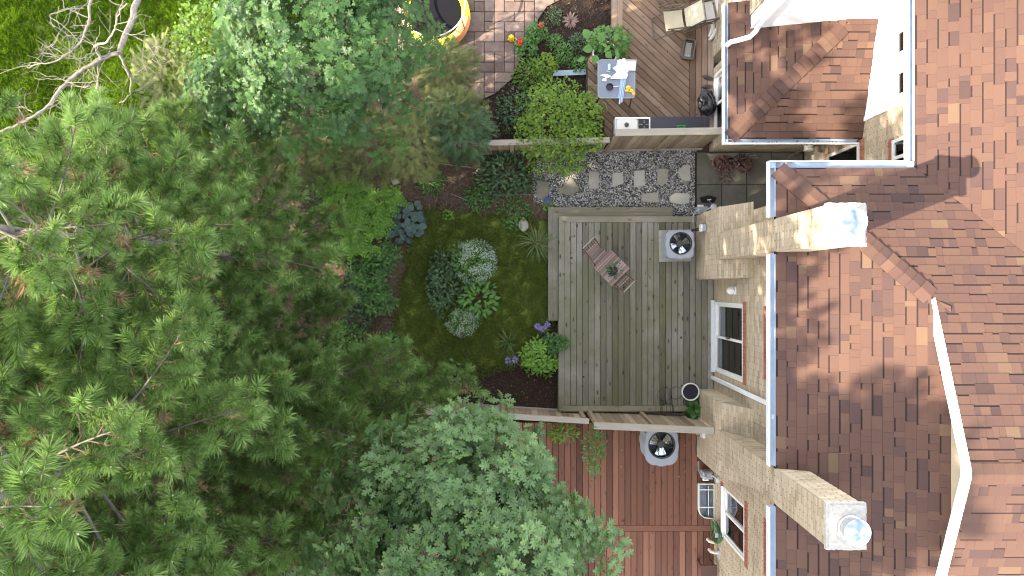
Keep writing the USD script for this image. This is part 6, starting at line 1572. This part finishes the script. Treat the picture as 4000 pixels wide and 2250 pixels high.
for (px, py, rad, hh, n, mat, tpl, sz, tm_, lab) in (
    (2172, 160, .18, .32, 150, 'mid_leaf', LANCE, (.06, .1), .6, 'small upright green plant in the middle of the mulch bed'),
    (2205, 205, .19, .34, 160, 'mid_leaf', NARROW, (.08, .13), .65, 'fine leaved green plant left of the big potted plant'),
    (2258, 165, .24, .30, 240, 'dark_leaf', SMALL, (.04, .07), .6, 'dusky small leaved plant in the mulch bed right of the green ones'),
    (2165, 60, .22, .22, 130, 'dark_leaf', SMALL, (.04, .07), .7, 'low dark plant at the top of the mulch bed'),
    (2262, 248, .22, .32, 190, 'mid_leaf', OVAL, (.05, .08), .5, 'green plant just above the grey plank'),
    (2440, 205, .17, .42, 200, 'bright_leaf', OVAL, (.04, .065), .45, 'small bright green plant at the upper edge of the glass table'),
    (1750, 840, .13, .18, 90, 'seal_leaf', OVAL, (.04, .07), .7, 'tiny bright green tuft right of the blue hosta'),
    (1682, 705, .30, .28, 260, 'mid_leaf', NARROW, (.08, .14), .35, 'ferny green clump above the blue hosta'),
    (1870, 770, .34, .25, 260, 'mid_leaf', OVAL, (.05, .09), .4, 'low green plant in the brown litter left of the gravel'),
    (2010, 830, .42, .22, 420, 'mid_leaf', OVAL, (.04, .07), .5, 'green ground plant between the gravel and the strap leaved clump'),
    (2140, 805, .14, .16, 110, 'seal_leaf', OVAL, (.03, .06), .75, 'bright small plant at the foot of the blue lid'),
    (1760, 1490, .44, .55, 520, 'mid_leaf', OVAL, (.06, .1), .7, 'leafy green bush at the left end of the dark planting bed'),
    (1735, 1540, .26, .35, 220, 'bright_leaf', OVAL, (.05, .08), .3, 'small yellowish bush against the low south fence'),
    (1400, 1240, .35, .3, 240, 'dark_leaf', LANCE, (.06, .1), .5, 'low dark plant at the bottom of the shady bed')):
    bush('garden_plant', lab, 'plant', (*W(px, py, hh * .6)[:2], 0.01), (rad, rad, hh), n, tpl, sz, mat, int(px * 7 + py), parts=min(40, n // 4), fill=.55, tmean=tm_, stem=False)
c = W(2228, 76, .2); t = thing('red_rosette', 'pinkish red spiky plant in the dark mulch', 'plant', (c[0], c[1], .01))
whorls(t, np.array([[c[0], c[1], .10], [c[0] + .02, c[1] - .02, .16]]), np.array([[0, 0, 1.0], [0.1, 0, 1.0]]), 16, NARROW, (.14, .2), 'red_leaf', np.random.default_rng(5), parts=32, lift=.4, tmean=.95)
# big leaved pot plant by the glass table
c = W(2352, 225, .4); t = pot('big_leaf_plant', 'lush big leaved plant in a pale rimmed pot at the corner of the brown deck', 'potted plant', (c[0] + .03, c[1], UZ), .27, .34, 'pot_cream')
put(t, 'rim', MB().ring((c[0] + .03, c[1], UZ + .34), .275, .018, 40, 8), 'white_paint', smooth=True)
bush(None, None, None, (c[0] + .12, c[1] + .28, UZ + .2), (.50, .34, .50), 420, OVAL, (.06, .12), 'mid_leaf', 341, t=t, stem=False, parts=60, tmean=.6)
r4 = np.random.default_rng(6)
for k, (px, py, L, a, tpl) in enumerate(((2300, 150, .26, 2.0, ROUND), (2315, 190, .24, 3.2, ROUND), (2345, 165, .25, 1.4, ROUND), (2330, 215, .22, 4.4, ROUND), (2365, 205, .2, 5.6, ROUND), (2285, 225, .2, 3.6, OVAL), (2400, 165, .26, 1.2, LANCE), (2405, 190, .28, 5.0, LANCE), (2390, 150, .22, .6, LANCE), (2375, 185, .2, 2.6, LANCE), (2385, 175, .24, 4.0, LANCE))):
    q = W(px, py, UZ + .75); ax = np.array([[math.cos(a), math.sin(a), .1]])
    put(t, 'leaf', MB().add(*baked(*tpl, np.array([q]), frames(ax, np.array([[.1, -.1, 1.0]])), np.array([L * .95]), np.array([.85]))), 'mid_leaf')
    put(t, 'leaf_stalk', MB().tube([(c[0] + .03, c[1], UZ + .3), tuple(q)], .005, 4), 'mid_leaf')

# arching plants with paired leaves
seal = thing('arching_plant', 'mass of bright green arching stems with paired leaves, left of the blue hosta', 'plant', (*W(1400, 830, 0)[:2], 0))
sp = Polygon(px_poly([(1250, 690), (1330, 720), (1440, 735), (1470, 790), (1520, 770), (1555, 765), (1550, 800), (1490, 880), (1470, 940), (1440, 985), (1360, 960), (1330, 860), (1290, 800)]))
rs_ = np.random.default_rng(8); q = scatter_pts(sp.buffer(.12), 165, rs_)
P, A, U, SZ, TN = [], [], [], [], []; stm = MB()
for (x_, y_) in q:
    a = rs_.normal(-.5, .9); s = np.linspace(0, 1, 9); L = rs_.uniform(.38, .6); d = np.array([math.cos(a), math.sin(a), 0]); sd = np.array([-d[1], d[0], 0])
    p = np.array([x_, y_, .0]) + np.outer(s * L - L * .5, d) + np.outer(.22 + .30 * np.sin(np.minimum(s * 1.9, 1.57)) - .10 * s ** 3, [0, 0, 1])
    stm.tube(p, .004, 3); tb = rs_.normal(.5, .14)
    for i in range(1, 9):
        for g in (-1, 1):
            P.append(p[i]); A.append(d * .55 + sd * g * .9 + [0, 0, -.05] + rs_.normal(0, .08, 3)); U.append(np.array([0, 0, 1.0]) + rs_.normal(0, .15, 3)); SZ.append(rs_.uniform(.085, .12) * (1 - .35 * (i / 8) ** 2)); TN.append(tb + rs_.normal(0, .08))
leaf_parts(seal, 'leaf', OVAL, np.array(P), frames(np.array(A), np.array(U)), np.array(SZ), np.clip(TN, 0, 1), 'seal_leaf', 300, 'foliage'); put(seal, 'stems', stm, 'mid_leaf', kind='stuff')
for (px, py, rad, n, mat, tm_, lab) in ((1425, 1080, .52, 75, 'mid_leaf', .35, 'shaded green leafy bush below the bright arching plants'), (1475, 1165, .42, 55, 'mid_leaf', .3, 'dark green leafy bush at the lawn side of the shady bed'), (1370, 1165, .38, 45, 'dark_leaf', .6, 'dark leafy bush beside the lowest pine tufts'), (1320, 980, .36, 45, 'mid_leaf', .3, 'shaded leafy plant between the pine tufts and the arching plants'), (1500, 1000, .34, 40, 'mid_leaf', .3, 'shaded leafy plant straight below the blue hosta')):
    c = W(px, py, .35); t = thing('peony_bush', lab, 'bush', (c[0], c[1], .01)); r5 = np.random.default_rng(int(px + py))
    d = r5.normal(size=(n, 3)); d[:, 2] = np.abs(d[:, 2]); d /= np.linalg.norm(d, axis=1, keepdims=True)
    tips = np.array([c[0], c[1], .12]) + d * [rad, rad, .42] * r5.uniform(.5, 1.05, (n, 1))
    whorls(t, tips, d * .5 + [0, 0, .8], 7, LANCE, (.09, .15), mat, r5, parts=60, lift=.25, tmean=tm_)
# hosta
c = W(1572, 862, .25); t = thing('hosta', 'round clump of blue grey hosta leaves', 'plant', (c[0], c[1], .01)); r6 = np.random.default_rng(9)
P, A, U, SZ = [], [], [], []
for (nn, rr_, zz, sz) in ((22, .47, .16, .19), (20, .36, .24, .19), (16, .24, .31, .18), (10, .12, .36, .16)):
    for k in range(nn):
        a = k * 6.283 / nn + r6.normal(0, .12); rq = rr_ * r6.uniform(.85, 1.12)
        P.append([c[0] + (rq - .06) * math.cos(a), c[1] + (rq - .06) * math.sin(a), zz + r6.normal(0, .02)]); A.append([math.cos(a + r6.normal(0, .3)), math.sin(a + r6.normal(0, .3)), -.15]); U.append([math.cos(a) * .35, math.sin(a) * .35, 1 + r6.normal(0, .15)]); SZ.append(sz * r6.uniform(.85, 1.15))
leaf_parts(t, 'leaf', ROUND, np.array(P), frames(np.array(A), np.array(U)), np.array(SZ), np.clip(r6.normal(.5, .2, len(P)), 0, 1), 'hosta_leaf', 300)
# island bed in the lawn
bush('variegated_shrub', 'bushy plant covered in small white flowers in the middle of the lawn', 'shrub', (*W(1845, 1025, .45)[:2], 0), (.50, .52, .62), 950, OVAL, (.045, .075), 'mid_leaf', 351, parts=30, fill=.5, tmean=.6)
t = '/World/variegated_shrub'; c = W(1850, 1020, .5); r7 = np.random.default_rng(10)
d = r7.normal(size=(420, 3)); d[:, 2] = np.abs(d[:, 2]) * 1.3; d /= np.linalg.norm(d, axis=1, keepdims=True)
tips = np.array([c[0], c[1], .02]) + d * [.52, .54, .66]; keep = (meshkit.noise(tips * 5, 3) + .5 * (tips[:, 0] - c[0])) > .40; tips, d = tips[keep], d[keep]
whorls(t, tips, d * .4 + [0, 0, .8], 5, SMALL, (.03, .05), 'pale_leaf', r7, parts=0, lift=.3, tmean=.75, stuff='flowers')
bush('broad_leaf_bush', 'bright broad leaved bush below the white flowered shrub', 'bush', (*W(1868, 1165, .4)[:2], 0), (.42, .42, .52), 230, LANCE, (.12, .19), 'mid_leaf', 352, parts=120, fill=.45, tmean=.85, tilt=.35)
bush('phlox', 'loose plant with tiny pale flowers at the lower end of the island bed', 'plant', (*W(1805, 1260, .35)[:2], 0), (.38, .33, .42), 420, OVAL, (.04, .07), 'mid_leaf', 353, parts=40, fill=.5, tmean=.55)
d = r7.normal(size=(110, 3)); d[:, 2] = np.abs(d[:, 2]); d /= np.linalg.norm(d, axis=1, keepdims=True); c = W(1800, 1262, .35)
whorls('/World/phlox', np.array([c[0], c[1], .02]) + d * [.38, .33, .46], d * .3 + [0, 0, .9], 5, SMALL, (.025, .04), 'pale_leaf', r7, parts=0, tmean=.85, stuff='flowers')
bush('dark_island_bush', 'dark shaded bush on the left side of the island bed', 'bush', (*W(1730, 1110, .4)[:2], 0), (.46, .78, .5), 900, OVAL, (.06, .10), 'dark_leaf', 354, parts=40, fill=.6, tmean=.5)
c = W(1975, 665, .5)
bush('rhododendron', 'dark glossy leaved bush between the low fence and the gravel', 'bush', (c[0], c[1], 0), (.72, .58, .62), 760, LANCE, (.09, .14), 'dark_leaf', 355, parts=80, fill=.5, tmean=.6)
# strap leaved clump and its dry heart
c = W(2098, 950, .05); strap_plant('strap_leaf_clump', 'clump of long strap leaves flopping over beside the grey deck step', 'plant', (c[0], c[1], .01), 90, (.45, .85), 12, tmean=.35)
c = W(2112, 945, .05); strap_plant(None, None, None, (c[0], c[1], .01), 60, (.16, .34), 13, t='/World/strap_leaf_clump', tmean=.95)
c = W(1985, 1335, .05); strap_plant('grass_tuft', 'thin leaved tuft on the lawn edge left of the purple flowers', 'plant', (c[0], c[1], .01), 40, (.3, .55), 14, tmean=.25)
# purple globes and the bush below them
for k, (px, py, nf, lab) in enumerate(((2120, 1275, 3, 'purple star shaped flower heads at the end of the deck step'), (1998, 1408, 2, 'pair of purple flower heads on the left side of the bright leafy bush'))):
    c = W(px, py, .6); t = thing('purple_flowers', lab, 'flowers', (c[0], c[1], .01), group=None); r8 = np.random.default_rng(20 + k)
    for j in range(nf):
        f = c + [(-.11, .10, .0)[j] if nf == 3 else (-.08, .08)[j], (.0, .05, -.06)[j] if nf == 3 else (0, .03)[j], .05 * j]
        dd = r8.normal(size=(60, 3)); dd[:, 2] = np.abs(dd[:, 2]) * .8; dd /= np.linalg.norm(dd, axis=1, keepdims=True)
        mb = MB(); mb.add(*baked(*NARROW, np.tile(f, (60, 1)) + dd * .02, frames(dd, r8.normal(size=(60, 3))), r8.uniform(.05, .085, 60), np.full(60, .5)))
        put(t, 'flower_head', mb, 'petal_violet'); put(t, 'stalk', MB().tube([(f[0] + .05, f[1] - .05, .0), tuple(f)], .005, 5), 'mid_leaf')
    strap_plant(None, None, None, (c[0] + .05, c[1] - .05, .01), 22, (.25, .45), 30 + k, t=t, tmean=.2)
for (px, py, rad, n, tm_, lab) in ((2110, 1400, .47, 70, .78, 'bright green leafy bush leaning on the lower left deck edge'), (2180, 1340, .30, 34, .35, 'darker leafy plant growing over the deck border board')):
    c = W(px, py, .55); t = thing('leafy_bush', lab, 'bush', (c[0], c[1], .01)); r5 = np.random.default_rng(int(px + py))
    d = r5.normal(size=(n, 3)); d[:, 2] = np.abs(d[:, 2]); d /= np.linalg.norm(d, axis=1, keepdims=True)
    tips = np.array([c[0], c[1], .15]) + d * [rad, rad, .55] * r5.uniform(.55, 1.05, (n, 1))
    whorls(t, tips, d * .5 + [0, 0, .8], 7, LANCE, (.09, .14), 'seal_leaf' if tm_ > .5 else 'mid_leaf', r5, parts=100, lift=.25, tmean=tm_ - .2)
bush('sapling', 'yellowish young plant between the low south fence and the oak', 'plant', (*W(2195, 1700, .8)[:2], 0), (.42, .22, .8), 260, LANCE, (.08, .14), 'bright_leaf', 361, parts=40, fill=.6, tmean=.35)
bush('sapling', 'tall leafy shoot over the boards at the right edge of the lower oak', 'plant', (*W(2330, 1775, 1.0)[:2], 0), (.28, .62, 1.2), 420, LANCE, (.07, .12), 'mid_leaf', 362, parts=40, fill=.6, tmean=.5)
solo('grey_rock', MB().blob((*W(2045, 880, .1)[:2], .08), (.11, .16, .11), 3, rough=.3, seed=3), 'flagstone', 'rounded blue grey rock among the leaves left of the strap leaved clump', 'rock', smooth=True)
solo('square_stone', MB().bev((*W(1543, 708, .1)[:2], .04), (.17, .15, .06), .012, .4), 'flagstone', 'small square grey stone on the brown litter', 'stone')
for k, (a, b, lab) in enumerate((((1688, 635, .35), (1935, 666, .12), 'long pale stake lying across the shady bed'), ((1762, 757, .08), (1865, 800, .05), 'short pale stick in the litter below the long stake'), ((1935, 762, .1), (2075, 760, .04), 'thin twig lying left of the olive stepping stone'))):
    solo('stake', MB().tube([W(*a), W(*b)], [.010, .008], 6), 'dead_bark', lab, 'stick')

# grass
def grass(name, poly, n, mat, label, seed, hh=(.05, .10), spread=.10, blades=26, w=.0065):
    r = np.random.default_rng(seed)
    pi = UsdGeom.PointInstancer.Define(stage, f'/World/{name}'); prot = []
    for k in range(3):
        m = blades; a = r.uniform(0, 6.28, m); rad = spread * np.sqrt(r.random(m)); p = np.stack([rad * np.cos(a), rad * np.sin(a), np.zeros(m)], 1)
        h = r.uniform(*hh, m); b = r.uniform(0, 6.28, m); ln = np.stack([np.cos(b), np.sin(b)], 1) * (h * r.uniform(.3, 1.1, m))[:, None]; sd = np.stack([-np.sin(b), np.cos(b)], 1) * w
        V = np.stack([np.c_[p[:, :2] - sd, p[:, 2]], np.c_[p[:, :2] + sd, p[:, 2]], np.c_[p[:, :2] + ln * .45 + sd * .8, h * .75], np.c_[p[:, :2] + ln, h * .95]], 1).reshape(-1, 3)
        F = (np.array([[0, 1, 2], [0, 2, 3]])[None] + (np.arange(m) * 4)[:, None, None]).reshape(-1, 3)
        pp = f'/World/{name}/tuft' + (f'_{k:03d}' if k else '')
        path = put(f'/World/{name}', 'tuft', MB().add(V, F, np.repeat(np.clip(r.normal(.5, .2, m), 0, 1), 4)), mat, world=False); prot.append(path)
    q = scatter_pts(poly, n, r)
    pi.CreatePrototypesRel().SetTargets([Sdf.Path(p) for p in prot]); pi.CreateProtoIndicesAttr(Vt.IntArray.FromNumpy(r.integers(0, 3, n).astype(np.int32)))
    pi.CreatePositionsAttr(Vt.Vec3fArray.FromNumpy(np.c_[q, np.full(n, .006)].astype(np.float32)))
    an = r.uniform(0, 6.28, n); pi.CreateOrientationsAttr(Vt.QuathArray([Gf.Quath(math.cos(t_ / 2), 0, 0, math.sin(t_ / 2)) for t_ in an]))
    pi.CreateScalesAttr(Vt.Vec3fArray.FromNumpy(np.repeat(r.uniform(.7, 1.3, n)[:, None], 3, 1).astype(np.float32)))
    tag(f'/World/{name}', label, 'grass', kind='stuff')
grass('lawn_grass', Polygon(lawn_n).intersection(sbox(-13.5, 1.2, -2, 8)), 5200, 'grass_blade', 'bright sunlit grass of the back lawn under the bare limbs', 401)
grass('shaded_grass', Polygon(lawn_c).buffer(.14), 2100, 'grass_shade', 'thin shaded grass around the island bed', 402, hh=(.04, .085), blades=24)

# dry leaves on the decks and roofs
def dry_leaves(name, label, poly, zf, n, seed, size=(.03, .07)):
    r = np.random.default_rng(seed); q = scatter_pts(poly, n, r); z = np.array([zf(x, y) for x, y in q]) + .012
    a = r.uniform(0, 6.28, n); ax = np.stack([np.cos(a), np.sin(a), r.normal(0, .12, n)], 1)
    mb = MB(); mb.add(*baked(*OVAL, np.c_[q, z], frames(ax, np.tile([0, 0, 1.0], (n, 1)) + r.normal(0, .2, (n, 3))), r.uniform(*size, n), np.clip(r.normal(.55, .3, n), 0, 1)))
    solo(name, mb, 'mulch_chip', label, 'dry leaves', kind='stuff')
dry_leaves('dry_leaves', 'few dry leaf scraps scattered on the grey deck', sbox(1.2, -2.9, 4.3, 1.6), lambda x, y: DZ, 46, 501)
dry_leaves('dry_leaves', 'dry leaves scattered on the red deck', sbox(1.0, -5.6, 4.7, -3.3), lambda x, y: DZ, 60, 502)
dry_leaves('dry_leaves', 'dry leaves scattered on the diagonal boards of the upper deck', ub, lambda x, y: UZ, 50, 503)
dry_leaves('dry_leaves', 'leaf scraps caught along the gutter of the low hipped roof', sbox(4.9, 2.93, 6.7, 2.99), lambda x, y: Zs - .085, 60, 504, (.025, .05))
